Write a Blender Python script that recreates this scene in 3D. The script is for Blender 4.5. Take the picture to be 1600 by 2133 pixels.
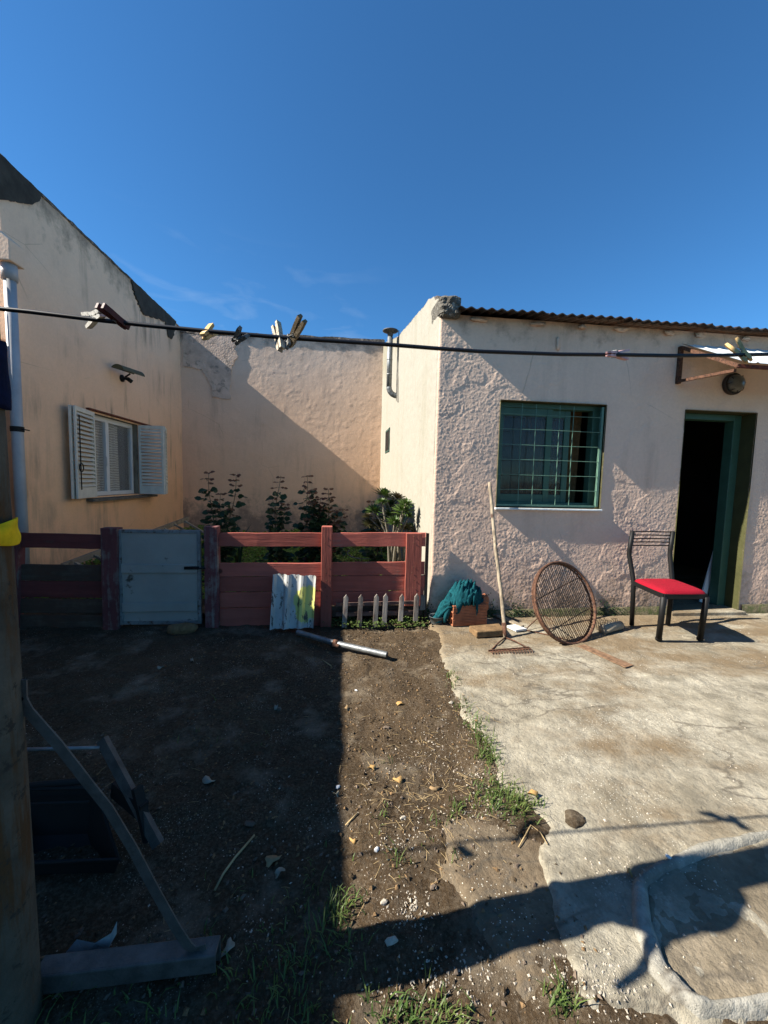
import bpy, math, random
import numpy as np
from math import radians, sin, cos, tan, pi
from mathutils import Vector, Matrix

for o in list(bpy.data.objects): bpy.data.objects.remove(o)
sc = bpy.context.scene
C = sc.collection
rnd = random.Random(7)

# ------------------------------------------------------------------ camera
F = 801.0; CX, CY = 800.0, 1066.5; H = 1.3
PITCH, ROLL, YAW = radians(4.5), radians(1.4), radians(6.1)
fv = np.array([sin(YAW)*cos(PITCH), cos(YAW)*cos(PITCH), -sin(PITCH)])
r0 = np.array([cos(YAW), -sin(YAW), 0.0]); u0 = np.cross(r0, fv)
rv = r0*cos(ROLL)+u0*sin(ROLL); uv = -r0*sin(ROLL)+u0*cos(ROLL)
cd = bpy.data.cameras.new('camera'); cam = bpy.data.objects.new('camera', cd); C.objects.link(cam)
cam.matrix_world = Matrix(((rv[0], uv[0], -fv[0], 0), (rv[1], uv[1], -fv[1], 0), (rv[2], uv[2], -fv[2], H), (0, 0, 0, 1)))
cd.sensor_fit = 'HORIZONTAL'; cd.sensor_width = 36; cd.lens = 36*F/1600
cd.clip_start = 0.02; cd.clip_end = 3000
sc.camera = cam
sc.render.resolution_x = 768; sc.render.resolution_y = 1024

# ------------------------------------------------------------------ light
SUN_T = 0.79; PHI = radians(4.8); ELEV = math.atan(SUN_T)
L = Vector((cos(PHI)*cos(ELEV), sin(PHI)*cos(ELEV), -sin(ELEV)))
sd = bpy.data.lights.new('sun', 'SUN'); sd.energy = 5.0; sd.angle = radians(0.42); sd.color = (1.0, 0.93, 0.82)
sun = bpy.data.objects.new('sun', sd); C.objects.link(sun)
sun.rotation_euler = (-L).to_track_quat('Z', 'Y').to_euler()
w = bpy.data.worlds.new('World'); sc.world = w; w.use_nodes = True
nt = w.node_tree; nt.nodes.clear()
sky = nt.nodes.new('ShaderNodeTexSky'); sky.sky_type = 'NISHITA'; sky.sun_disc = False
sky.sun_elevation = ELEV; sky.sun_rotation = math.atan2(-L.x, -L.y)
sky.altitude = 300; sky.air_density = 1.0; sky.dust_density = 0.05; sky.ozone_density = 5.0
bg = nt.nodes.new('ShaderNodeBackground'); bg.inputs[1].default_value = 0.050
wo = nt.nodes.new('ShaderNodeOutputWorld')
tint = nt.nodes.new('ShaderNodeMix'); tint.data_type = 'RGBA'; tint.blend_type = 'MULTIPLY'; tint.inputs[0].default_value = 1; tint.inputs[7].default_value = (.53, 1.03, 1.28, 1)
nt.links.new(sky.outputs[0], tint.inputs[6])
# a few faint wisps of cirrus low above the garden wall
tc = nt.nodes.new('ShaderNodeTexCoord'); mp = nt.nodes.new('ShaderNodeMapping'); mp.inputs['Scale'].default_value = (4, 4, 16); mp.inputs['Rotation'].default_value = (.5, .35, 0)
nz = nt.nodes.new('ShaderNodeTexNoise'); nz.inputs['Scale'].default_value = 1.6; nz.inputs['Detail'].default_value = 6; nz.inputs['Distortion'].default_value = .6
nt.links.new(tc.outputs['Generated'], mp.inputs[0]); nt.links.new(mp.outputs[0], nz.inputs['Vector'])
sx = nt.nodes.new('ShaderNodeSeparateXYZ'); nt.links.new(tc.outputs['Generated'], sx.inputs[0])
def wmr(v, a, b, c, d):
    x = nt.nodes.new('ShaderNodeMapRange'); x.inputs[1].default_value = a; x.inputs[2].default_value = b; x.inputs[3].default_value = c; x.inputs[4].default_value = d; nt.links.new(v, x.inputs[0]); return x.outputs[0]
def wmul(a, b):
    x = nt.nodes.new('ShaderNodeMath'); x.operation = 'MULTIPLY'; nt.links.new(a, x.inputs[0]); nt.links.new(b, x.inputs[1]); return x.outputs[0]
msk = wmul(wmul(wmr(nz.outputs['Fac'], .54, .74, 0, .16), wmr(sx.outputs[2], .50, .36, 0, 1)), wmr(sx.outputs[0], .15, -.05, 0, 1))
mixc = nt.nodes.new('ShaderNodeMix'); mixc.data_type = 'RGBA'; nt.links.new(msk, mixc.inputs[0]); nt.links.new(tint.outputs[2], mixc.inputs[6]); mixc.inputs[7].default_value = (5.5, 6.5, 7.5, 1)
nt.links.new(mixc.outputs[2], bg.inputs[0]); nt.links.new(bg.outputs[0], wo.inputs[0])
sc.view_settings.view_transform = 'Standard'; sc.view_settings.look = 'None'
sc.view_settings.exposure = 1.45; sc.view_settings.gamma = 1.0

# ------------------------------------------------------------------ geometry helpers
O = np.array([0, 0, H])
def ray(x, y): return fv+rv*(x-CX)/F-uv*(y-CY)/F
def P(x, y, ax, v):
    """world point seen at photo pixel x,y on the plane axis=v (0:X 1:Y 2:Z)"""
    d = ray(x, y); return Vector(O+d*((v-O[ax])/d[ax]))
YF, XL, YB, YC = 3.52, -3.2, 8.1, 3.45       # house front, left house wall, rear wall, fence
S0, S1 = Vector((.825, YF, 0)), Vector((.765, YB, 0))
def PS(x, y, off=0.0):
    n = Vector((S1.y-S0.y, -(S1.x-S0.x), 0)).normalized(); d = Vector(ray(x, y)); o = Vector(O)
    return o+d*(((S0-n*off)-o).dot(n)/d.dot(n))

def _hash(ix, iy, s):
    h = (ix.astype(np.int64)*374761393+iy.astype(np.int64)*668265263+s*974634777) & 0xffffffff
    h = ((h ^ (h >> 13))*1274126177) & 0xffffffff
    h = (h ^ (h >> 16)) & 0xffff
    return h/65535.0
def vnoise(x, y, s=0):
    x = np.asarray(x, float); y = np.asarray(y, float)
    ix = np.floor(x); iy = np.floor(y); fx = x-ix; fy = y-iy
    fx = fx*fx*(3-2*fx); fy = fy*fy*(3-2*fy)
    a = _hash(ix, iy, s); b = _hash(ix+1, iy, s); c = _hash(ix, iy+1, s); d = _hash(ix+1, iy+1, s)
    return (a*(1-fx)+b*fx)*(1-fy)+(c*(1-fx)+d*fx)*fy-0.5
def fbm(x, y, s=0, o=4, g=.5):
    v = 0; a = 1; f = 1; x = np.asarray(x, float); y = np.asarray(y, float)
    for i in range(o):
        v = v+a*vnoise(x*f+i*17.3, y*f-i*9.1, s+i*31); a *= g; f *= 2.03
    return v
def ss(a, b, x): t = np.clip((x-a)/(b-a), 0, 1); return t*t*(3-2*t)

ORG = {}
class MB:
    def __init__(s): s.v = []; s.f = []; s.mi = []; s.cur = 0
    def add(s, vs, fs):
        n = len(s.v); s.v += [tuple(v) for v in vs]; s.f += [tuple(i+n for i in f) for f in fs]; s.mi += [s.cur]*len(fs); return s
    def quad(s, a, b, c, d): return s.add([a, b, c, d], [(0, 1, 2, 3)])
    def hexa(s, a, b):      # two quads -> closed block
        return s.add(list(a)+list(b), [(3, 2, 1, 0), (4, 5, 6, 7), (0, 1, 5, 4), (1, 2, 6, 5), (2, 3, 7, 6), (3, 0, 4, 7)])
    def box(s, x0, x1, y0, y1, z0, z1):
        return s.hexa([(x0, y0, z0), (x1, y0, z0), (x1, y1, z0), (x0, y1, z0)], [(x0, y0, z1), (x1, y0, z1), (x1, y1, z1), (x0, y1, z1)])
    def obox(s, c, ax, ay, az):   # centre and three half vectors
        c, ax, ay, az = map(Vector, (c, ax, ay, az))
        q = [(-1, -1), (1, -1), (1, 1), (-1, 1)]
        return s.hexa([c+ax*i+ay*j-az for i, j in q], [c+ax*i+ay*j+az for i, j in q])
    def beam(s, a, b, wx, wy, up=(0, 0, 1), jit=0, seg=1):
        """bar from a to b, full width wx across, full thickness wy along up"""
        a, b = Vector(a), Vector(b); d = (b-a).normalized(); up = Vector(up)
        sx = d.cross(up)
        if sx.length < 1e-4: sx = d.cross(Vector((1, 0, 0)))
        sx.normalize(); sy = sx.cross(d).normalized()
        vs = []; fs = []
        for i in range(seg+1):
            c = a.lerp(b, i/seg)
            for p, q in ((-1, -1), (1, -1), (1, 1), (-1, 1)):
                j = Vector((rnd.uniform(-jit, jit), rnd.uniform(-jit, jit), rnd.uniform(-jit, jit)))
                vs.append(c+sx*(p*wx/2)+sy*(q*wy/2)+j)
        for i in range(seg):
            k = i*4
            for j in range(4): fs.append((k+j, k+(j+1) % 4, k+4+(j+1) % 4, k+4+j))
        fs += [(3, 2, 1, 0), tuple(seg*4+j for j in range(4))]
        return s.add(vs, fs)
    def tube(s, pts, r, n=8, caps=True, closed=False, flat=1.0):
        pts = [Vector(p) for p in pts]; m = len(pts)
        rr = r if isinstance(r, (list, tuple)) else [r]*m
        vs = []; fs = []; pu = None
        for i, p in enumerate(pts):
            if closed: d = pts[(i+1) % m]-pts[i-1]
            else: d = (pts[min(i+1, m-1)]-pts[max(i-1, 0)])
            d.normalize()
            if pu is None: pu = d.orthogonal().normalized()
            pu = (pu-d*pu.dot(d)).normalized(); q = d.cross(pu)
            for k in range(n):
                a = 2*pi*k/n; vs.append(p+pu*(cos(a)*rr[i])+q*(sin(a)*rr[i]*flat))
        for i in range(m if closed else m-1):
            j = (i+1) % m
            for k in range(n): fs.append((i*n+k, i*n+(k+1) % n, j*n+(k+1) % n, j*n+k))
        if caps and not closed: fs += [tuple(reversed(range(n))), tuple((m-1)*n+k for k in range(n))]
        return s.add(vs, fs)
    def lathe(s, c, prof, n=20, axis=(0, 0, 1)):
        c = Vector(c); ax = Vector(axis).normalized(); u = ax.orthogonal().normalized(); q = ax.cross(u)
        vs = []; fs = []
        for r, h in prof:
            for k in range(n): a = 2*pi*k/n; vs.append(c+ax*h+u*(r*cos(a))+q*(r*sin(a)))
        for i in range(len(prof)-1):
            for k in range(n): fs.append((i*n+k, i*n+(k+1) % n, (i+1)*n+(k+1) % n, (i+1)*n+k))
        if prof[0][0] > 1e-5: fs.append(tuple(reversed(range(n))))
        if prof[-1][0] > 1e-5: fs.append(tuple((len(prof)-1)*n+k for k in range(n)))
        return s.add(vs, fs)
    def slab(s, poly, dvec):   # planar polygon extruded by dvec
        n = len(poly); a = [Vector(p) for p in poly]; d = Vector(dvec)
        return s.add(a+[p+d for p in a], [tuple(reversed(range(n))), tuple(range(n, 2*n))]+[(i, (i+1) % n, n+(i+1) % n, n+i) for i in range(n)])
    def lump(s, c, rx, ry, rz, seed=0, rough=.25, n=10, m=7):
        c = Vector(c); vs = []; fs = []
        rr = random.Random(seed*91+3); ph = [rr.uniform(0, 6) for _ in range(6)]
        for i in range(m+1):
            t = pi*i/m
            for k in range(n):
                a = 2*pi*k/n
                q = 1+rough*(sin(2*a+ph[0])*sin(t)+.6*sin(3*a+ph[1]+t*2)*sin(t)+.4*sin(3*t+ph[2]))+rr.uniform(-rough, rough)*.35*sin(t)
                vs.append(c+Vector((rx*q*sin(t)*cos(a), ry*q*sin(t)*sin(a), rz*q*cos(t))))
        for i in range(m):
            for k in range(n): fs.append((i*n+k, (i+1)*n+k, (i+1)*n+(k+1) % n, i*n+(k+1) % n))
        return s.add(vs, fs)
    def build(s, name, m, parent=None, smooth=False, bevel=0, org=None):
        me = bpy.data.meshes.new(name)
        vs = np.array(s.v)
        if org is None:
            if parent is not None: org = ORG[parent.name]
            else:
                mn = vs.min(0); mx = vs.max(0); org = Vector(((mn[0]+mx[0])/2, (mn[1]+mx[1])/2, mn[2]))
        org = Vector(org)
        me.from_pydata((vs-np.array(org)).tolist(), [], s.f)
        for mm in (m if isinstance(m, (list, tuple)) else [m]): me.materials.append(mm)
        if isinstance(m, (list, tuple)): me.polygons.foreach_set('material_index', s.mi)
        if smooth: me.polygons.foreach_set('use_smooth', [True]*len(me.polygons))
        me.update()
        o = bpy.data.objects.new(name, me); C.objects.link(o)
        if parent is not None: o.parent = parent
        else: o.location = org
        ORG[o.name] = org
        if bevel:
            b = o.modifiers.new('bevel', 'BEVEL'); b.width = bevel; b.segments = 2; b.limit_method = 'ANGLE'; b.angle_limit = radians(40)
        return o
def tag(o, label=None, cat=None, group=None, kind=None):
    if label: o['label'] = label
    if cat: o['category'] = cat
    if group: o['group'] = group
    if kind: o['kind'] = kind
    return o
def thing(name, loc, label, cat, group=None):
    o = bpy.data.objects.new(name, None); o.empty_display_size = .1; C.objects.link(o); o.location = loc
    ORG[o.name] = Vector(loc); return tag(o, label, cat, group)

# ------------------------------------------------------------------ material helpers
class N:
    def __init__(s, name):
        s.m = bpy.data.materials.new(name); s.m.use_nodes = True; s.t = s.m.node_tree; s.t.nodes.clear()
        s.out = s.t.nodes.new('ShaderNodeOutputMaterial'); s.b = s.t.nodes.new('ShaderNodeBsdfPrincipled')
        s.t.links.new(s.b.outputs[0], s.out.inputs[0])
        g = s.t.nodes.new('ShaderNodeNewGeometry'); s.pos = g.outputs['Position']; s.geo = g
    def n(s, t, **k):
        x = s.t.nodes.new(t)
        for a, b in k.items(): setattr(x, a, b)
        return x
    def ln(s, a, b):
        if hasattr(a, 'is_linked') or hasattr(a, 'links'): s.t.links.new(a, b)
        else: b.default_value = a
    def map(s, sx=1, sy=1, sz=1, vec=None, rot=(0, 0, 0)):
        x = s.n('ShaderNodeMapping'); x.inputs['Scale'].default_value = (sx, sy, sz); x.inputs['Rotation'].default_value = rot
        s.t.links.new(vec or s.pos, x.inputs[0]); return x.outputs[0]
    def noise(s, sc_, det=4, rough=.55, vec=None, dist=0):
        x = s.n('ShaderNodeTexNoise'); x.inputs['Scale'].default_value = sc_; x.inputs['Detail'].default_value = det
        x.inputs['Roughness'].default_value = rough; x.inputs['Distortion'].default_value = dist
        s.t.links.new(vec or s.pos, x.inputs['Vector']); return x.outputs['Fac']
    def vor(s, sc_, feat='F1', vec=None, out='Distance'):
        x = s.n('ShaderNodeTexVoronoi'); x.feature = feat; x.inputs['Scale'].default_value = sc_
        s.t.links.new(vec or s.pos, x.inputs['Vector']); return x.outputs[out]
    def ramp(s, f, stops, lin=True):
        x = s.n('ShaderNodeValToRGB'); e = x.color_ramp.elements
        while len(e) < len(stops): e.new(.5)
        for i, (p, c) in enumerate(stops):
            e[i].position = p; e[i].color = (c, c, c, 1) if not isinstance(c, (tuple, list)) else (*c, 1)
        s.ln(f, x.inputs[0]); return x.outputs[0]
    def mix(s, f, a, b, mode='MIX'):
        x = s.n('ShaderNodeMix'); x.data_type = 'RGBA'; x.blend_type = mode
        s.ln(f, x.inputs[0])
        for q, i in ((a, 6), (b, 7)):
            if isinstance(q, (tuple, list)): x.inputs[i].default_value = (*q, 1)
            elif isinstance(q, (int, float)): x.inputs[i].default_value = (q, q, q, 1)
            else: s.t.links.new(q, x.inputs[i])
        return x.outputs[2]
    def math(s, op, a, b=0.0, clamp=False):
        x = s.n('ShaderNodeMath', operation=op); x.use_clamp = clamp; s.ln(a, x.inputs[0]); s.ln(b, x.inputs[1]); return x.outputs[0]
    def xyz(s):
        x = s.n('ShaderNodeSeparateXYZ'); s.t.links.new(s.pos, x.inputs[0]); return x.outputs
    def rng(s, v, a, b, c=0.0, d=1.0):
        x = s.n('ShaderNodeMapRange'); x.inputs[1].default_value = a; x.inputs[2].default_value = b
        x.inputs[3].default_value = c; x.inputs[4].default_value = d; s.ln(v, x.inputs[0]); return x.outputs[0]
    def bump(s, h, dist=.01, strength=1.0, prev=None):
        x = s.n('ShaderNodeBump'); x.inputs['Distance'].default_value = dist; x.inputs['Strength'].default_value = strength
        s.ln(h, x.inputs['Height'])
        if prev is not None: s.t.links.new(prev, x.inputs['Normal'])
        return x.outputs[0]
    def fin(s, col, rough=.85, normal=None, metal=0, spec=.3):
        if isinstance(col, (tuple, list)): s.b.inputs['Base Color'].default_value = (*col, 1)
        else: s.t.links.new(col, s.b.inputs['Base Color'])
        s.ln(rough, s.b.inputs['Roughness']); s.ln(metal, s.b.inputs['Metallic'])
        s.b.inputs['Specular IOR Level'].default_value = spec
        if normal is not None: s.t.links.new(normal, s.b.inputs['Normal'])
        return s.m
def plain(name, col, rough=.7, metal=0, var=.25, sc_=14, bump=.002, spec=.3, spot=None, spot_t=(.6, .68)):
    m = N(name); f = m.noise(sc_, 6, .6); c = m.mix(m.rng(f, .3, .7), tuple(x*(1-var) for x in col), tuple(min(1, x*(1+var)) for x in col))
    if spot:
        g = m.noise(sc_*1.7, 5, .65); c = m.mix(m.ramp(g, [(spot_t[0], 0), (spot_t[1], 1)]), c, spot)
    return m.fin(c, rough, m.bump(m.noise(sc_*6, 4), bump) if bump else None, metal, spec)

def plaster(name, low, high, z0, z1, stain=(.09, .08, .065), top=None, amt=.5, basez=None, bumpd=.004, streak=True, green=None, blot=.12):
    """painted render: colour drifts from low to high paint, grime hangs under the coping and rises from the foot"""
    m = N(name); x, y, z = m.xyz()
    big = m.noise(.9, 4, .6); zz = m.math('ADD', z, m.math('MULTIPLY', big, 1.2))
    c = m.mix(m.rng(zz, z0+.5, z1+.5), low, high)
    c = m.mix(m.rng(m.noise(2.2, 6, .62), .35, .7, 0, blot), c, (.25, .20, .16))
    c = m.mix(m.rng(m.noise(38, 5, .7), .35, .75, 0, .22), c, m.mix(.5, c, (.12, .10, .09)))
    if streak:
        st = m.noise(1, 6, .65, m.map(7, 7, .8)); sm = m.noise(1.1, 3, .5)
        c = m.mix(m.math('MULTIPLY', m.rng(st, .49, .70), m.rng(sm, .42, .60, 0, amt)), c, stain)
    if top is not None:
        t = m.math('ADD', m.rng(z, top-.75, top+.05, 0, 1), m.rng(m.noise(4, 7, .7), .25, .8, -.55, .55))
        c = m.mix(m.rng(t, .45, 1.05, 0, .85), c, stain)
    if basez is not None:
        t = m.math('ADD', m.rng(z, basez+.75, basez, 0, 1), m.rng(m.noise(5, 7, .7), .25, .8, -.6, .6))
        c = m.mix(m.rng(t, .5, 1.0, 0, .65), c, green or stain)
    # flaked pinholes and hairline cracks
    c = m.mix(m.math('MULTIPLY', m.ramp(m.noise(60, 3, .8), [(.70, 0), (.74, 1)]), m.ramp(m.noise(2.3, 3), [(.52, 0), (.6, .8)])), c, stain)
    cv = m.mix(.12, m.pos, m.n('ShaderNodeTexNoise').outputs['Color'])
    cr = m.vor(.9, 'DISTANCE_TO_EDGE', cv)
    c = m.mix(m.math('MULTIPLY', m.ramp(cr, [(0, 1), (.003, 0)]), m.ramp(m.noise(1.3, 2), [(.55, 0), (.62, .35)])), c, tuple(q*.6 for q in stain))
    nb = m.bump(m.noise(45, 5, .6), bumpd); nb = m.bump(m.noise(170, 4, .6), bumpd*.35, 1, nb)
    return m.fin(c, .92, nb, 0, .15)

M = {}
M['front'] = plaster('front_render', (.68, .48, .36), (.76, .56, .42), .4, 2.2, stain=(.13, .095, .075), top=3.05, amt=.25, basez=.02, bumpd=.003, green=(.10, .075, .045))
M['side'] = plaster('side_render', (.315, .295, .24), (.30, .285, .24), .2, 3, stain=(.22, .205, .15), top=3.6, amt=.5, bumpd=.003, blot=.04)
M['leftwall'] = plaster('left_render', (.86, .50, .28), (.80, .60, .44), 1.0, 3.6, stain=(.16, .14, .11), top=4.25, amt=.8, bumpd=.004)  # orange low tone puts the bounced sunlight into the wall colour
M['back'] = plaster('rear_render', (.83, .52, .32), (.74, .56, .43), 1.2, 3.8, stain=(.10, .09, .08), top=4.2, amt=.3, basez=.5, bumpd=.003)
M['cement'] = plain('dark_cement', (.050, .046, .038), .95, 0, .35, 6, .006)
M['rawcem'] = plain('raw_cement', (.56, .43, .34), .95, 0, .22, 5, .010, spot=(.26, .22, .18), spot_t=(.56, .68))
M['block'] = plain('coping_concrete', (.13, .12, .10), .95, 0, .5, 18, .02, spot=(.38, .36, .31), spot_t=(.56, .66))
M['coping'] = plain('coping_grime', (.10, .085, .07), .95, 0, .5, 9, .02, spot=(.30, .24, .2), spot_t=(.5, .65))
M['olive'] = plain('olive_paint', (.055, .055, .02), .6, 0, .2, 8, .003)
M['green'] = plain('green_paint', (.038, .095, .062), .45, 0, .15, 10, .001, .4, spot=(.05, .11, .08), spot_t=(.62, .7))
M['rod'] = plain('grille_paint', (.10, .19, .14), .45, 0, .2, 20, 0)
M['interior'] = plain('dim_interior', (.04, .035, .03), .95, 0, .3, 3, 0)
M['iron'] = plain('corrugated_iron', (.042, .038, .034), .7, .3, .5, 12, .001, .3, spot=(.05, .025, .015), spot_t=(.45, .6))
def glassmat(name, tint):
    m = N(name); m.fin(tint, .08, m.bump(m.noise(2.5, 2), .004), 0, .25)
    m.b.inputs['Transmission Weight'].default_value = .9; m.b.inputs['IOR'].default_value = 1.35
    return m.m
M['glass'] = glassmat('window_glass', (.30, .29, .25))
M['clearglass'] = glassmat('clear_window_glass', (.92, .92, .90))
def clothmat(name, col, sx=60, var=.4, rough=.95):
    m = N(name); f = m.noise(sx, 4, .6); c = m.mix(m.rng(f, .3, .7), tuple(q*(1-var) for q in col), tuple(q*(1+var) for q in col))
    return m.fin(c, rough, m.bump(f, .003), 0, .1)
M['curtain'] = clothmat('brown_curtain', (.16, .10, .045), 20)
def lace():
    m = N('lace_curtain'); x, y, z = m.xyz()
    wv = m.n('ShaderNodeTexWave'); wv.wave_type = 'BANDS'; wv.bands_direction = 'Z'; wv.inputs['Scale'].default_value = 9; wv.inputs['Distortion'].default_value = 5; wv.inputs['Detail'].default_value = 1
    m.t.links.new(m.pos, wv.inputs[0])
    c = m.mix(m.rng(wv.outputs['Fac'], .4, .7), (.34, .32, .28), (.75, .72, .64)); return m.fin(c, .95, None, 0, .1)
M['lace'] = lace()
M['white'] = plain('white_enamel', (.62, .60, .52), .45, 0, .1, 12, .001, .4, spot=(.35, .30, .22), spot_t=(.66, .74))
M['alu'] = plain('white_aluminium', (.62, .62, .60), .35, 0, .05, 8, 0, .5)
M['pvc'] = plain('grey_pvc', (.34, .35, .36), .5, 0, .15, 5, .001, .4)
M['galv'] = plain('galvanised_steel', (.19, .20, .20), .5, .6, .3, 25, .001, .5)
M['dullgalv'] = plain('weathered_zinc', (.085, .082, .074), .6, .3, .35, 22, .002, .4, spot=(.06, .05, .04), spot_t=(.6, .7))
M['blackcable'] = plain('black_cable', (.006, .006, .008), .45, 0, .1, 10, 0, .4)
M['black'] = plain('black_metal', (.006, .006, .006), .55, 0, .1, 10, 0, .22)
M['blackpl'] = plain('black_plastic', (.006, .006, .005), .8, 0, .2, 12, .001, .4)
M['rust'] = plain('rusty_iron', (.105, .052, .032), .85, .1, .5, 30, .002, .2, spot=(.045, .025, .018), spot_t=(.5, .6))
M['rustred'] = plain('red_rusty_iron', (.17, .05, .03), .8, .1, .5, 24, .002, .2, spot=(.05, .03, .025), spot_t=(.5, .6))
M['tanrust'] = plain('tan_rusted_wire', (.16, .095, .055), .8, 0, .5, 30, .001)
M['sheet'] = plain('white_sheet', (.56, .60, .60), .5, 0, .15, 6, .002, .4)
M['plastic'] = M['pvc']

def woodpaint(name, paint, bare, t=(.55, .66), sc_=5, axis=0):
    m = N(name); k = [30, 30, 30]; k[axis] = 2.2
    g = m.noise(1, 6, .65, m.map(*k)); wr = m.noise(sc_, 6, .7); f = m.noise(2.2, 4)
    c = m.mix(m.rng(f, .3, .7), tuple(q*.78 for q in paint), tuple(q*1.15 for q in paint))
    c = m.mix(m.rng(g, .4, .7, 0, .45), c, tuple(q*.45 for q in paint))
    msk = m.ramp(m.math('ADD', m.math('MULTIPLY', wr, .55), m.math('MULTIPLY', g, .45)), [(t[0], 0), (t[1], 1)])
    c = m.mix(msk, c, bare)
    kn = m.vor(2.1); c = m.mix(m.ramp(kn, [(.035, .85), (.06, 0)]), c, (.05, .02, .015))
    oi = m.n('ShaderNodeObjectInfo'); c = m.mix(1.0, c, m.rng(oi.outputs['Random'], 0, 1, .72, 1.15), 'MULTIPLY')
    return m.fin(c, .8, m.bump(g, .004, 1, m.bump(wr, .003)), 0, .2)
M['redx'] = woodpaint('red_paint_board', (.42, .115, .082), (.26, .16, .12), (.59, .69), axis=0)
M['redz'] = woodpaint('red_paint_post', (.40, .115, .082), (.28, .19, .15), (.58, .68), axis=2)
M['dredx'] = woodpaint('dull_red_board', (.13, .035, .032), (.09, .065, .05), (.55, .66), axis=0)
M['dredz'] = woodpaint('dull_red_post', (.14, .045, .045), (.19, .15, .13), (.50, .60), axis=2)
M['brownx'] = woodpaint('brown_board', (.075, .045, .032), (.10, .08, .06), (.5, .65), axis=0)
M['picket'] = woodpaint('white_picket_paint', (.27, .235, .20), (.14, .10, .08), (.48, .60), axis=2)
M['railx'] = woodpaint('worn_picket_rail', (.16, .10, .085), (.10, .06, .05), (.45, .6), axis=0)
M['greywood'] = woodpaint('weathered_wood', (.30, .25, .18), (.11, .085, .06), (.50, .62), axis=2)
M['greywoodx'] = woodpaint('weathered_wood_length', (.30, .25, .18), (.11, .085, .06), (.50, .62), axis=0)
M['gate'] = plain('grey_gate_paint', (.29, .28, .25), .5, .1, .12, 3, .002, .4, spot=(.06, .05, .04), spot_t=(.62, .67))
M['gatedk'] = plain('worn_gate_frame', (.17, .175, .17), .6, .1, .3, 14, .002, .4, spot=(.07, .04, .025), spot_t=(.56, .66))

def dirtmat():
    m = N('dirt')
    a = m.noise(1.3, 6, .62); b = m.noise(14, 7, .7); d = m.noise(90, 5, .7)
    c = m.mix(m.rng(a, .3, .7), (.038, .025, .013), (.080, .054, .030))
    c = m.mix(m.rng(b, .35, .75), c, m.mix(.5, c, (.030, .020, .012)))
    c = m.mix(m.rng(d, .45, .8, 0, .8), c, (.15, .12, .085))
    c = m.mix(m.rng(m.noise(3.4, 7, .68), .52, .70, 0, .75), c, (.20, .165, .118))
    # straw-pale crumbs and chips in drifts
    v = m.vor(130); drift = m.ramp(m.noise(2.6, 5, .6), [(.50, 0), (.66, 1)])
    c = m.mix(m.math('MULTIPLY', m.ramp(v, [(.16, 1), (.24, 0)]), drift), c, (.36, .31, .24))
    v2 = m.vor(60); c = m.mix(m.math('MULTIPLY', m.ramp(v2, [(.10, 1), (.14, 0)]), m.ramp(m.noise(5, 3), [(.5, 0), (.56, 1)])), c, (.42, .37, .30))
    nb = m.bump(b, .02); nb = m.bump(d, .006, 1, nb); nb = m.bump(m.noise(300, 3), .002, 1, nb)
    return m.fin(c, .97, nb, 0, .1)
M['dirt'] = dirtmat()
def concmat(name, base, mud, mudt=(.5, .62), pale=(.44, .41, .33), far=None):
    m = N(name); x, y, z = m.xyz()
    a = m.noise(.8, 6, .62, m.map(1, 1.6, 1)); b = m.noise(5, 7, .68); d = m.noise(60, 5, .7)
    c = m.mix(m.rng(a, .35, .65), base, pale)
    c = m.mix(m.rng(b, .42, .68, 0, .85), c, tuple(q*.52 for q in base))
    b2 = m.noise(19, 6, .72); c = m.mix(m.rng(b2, .5, .72, 0, .7), c, tuple(q*.55 for q in base)); c = m.mix(m.rng(b2, .42, .25, 0, .5), c, tuple(min(1, q*1.35) for q in pale))
    mk = m.noise(1.25, 7, .66, m.map(.8, 1.5, 1))
    if far is not None:      # rust-brown soil washed against the foot of the house
        mk = m.math('ADD', mk, m.rng(y, far[0], far[1], 0, .17))
    c = m.mix(m.ramp(mk, [(mudt[0], 0), (mudt[1], .85)]), c, mud)
    # old trowel seams and puddle rims
    rim = m.math('ABSOLUTE', m.math('SUBTRACT', m.noise(1.6, 5, .55, m.map(.7, 1.5, 1)), .47))
    c = m.mix(m.math('MULTIPLY', m.ramp(rim, [(0, 1), (.016, 0)]), m.ramp(m.noise(1.1, 3), [(.44, 0), (.54, .8)])), c, (.10, .085, .065))
    c = m.mix(m.rng(d, .5, .8, 0, .7), c, tuple(q*.5 for q in base))
    v = m.vor(85); c = m.mix(m.math('MULTIPLY', m.ramp(v, [(.12, 1), (.18, 0)]), m.ramp(m.noise(3, 4), [(.50, 0), (.6, 1)])), c, (.60, .57, .48))
    cv = m.mix(.10, m.pos, m.n('ShaderNodeTexNoise').outputs['Color']); e = m.vor(.62, 'DISTANCE_TO_EDGE', cv)
    c = m.mix(m.math('MULTIPLY', m.ramp(e, [(0, .9), (.005, 0)]), m.ramp(m.noise(.9, 2), [(.5, 0), (.58, .8)])), c, (.07, .06, .045))
    nb = m.bump(b, .018); nb = m.bump(b2, .008, 1, nb); nb = m.bump(d, .005, 1, nb); nb = m.bump(m.noise(220, 3), .0015, 1, nb)
    return m.fin(c, .93, nb, 0, .15)
M['conc'] = concmat('yard_concrete', (.255, .225, .165), (.155, .11, .062), (.52, .66), (.385, .355, .28), (1.9, 3.5))
M['concm'] = concmat('muddy_concrete', (.15, .115, .075), (.085, .058, .034), (.43, .56), (.21, .17, .115))
M['concd'] = concmat('damp_concrete', (.19, .155, .105), (.12, .09, .055), (.5, .62), (.25, .21, .15))
M['kerb'] = concmat('pale_mortar', (.27, .255, .21), (.18, .16, .12), (.52, .66), (.37, .355, .31))
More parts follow.
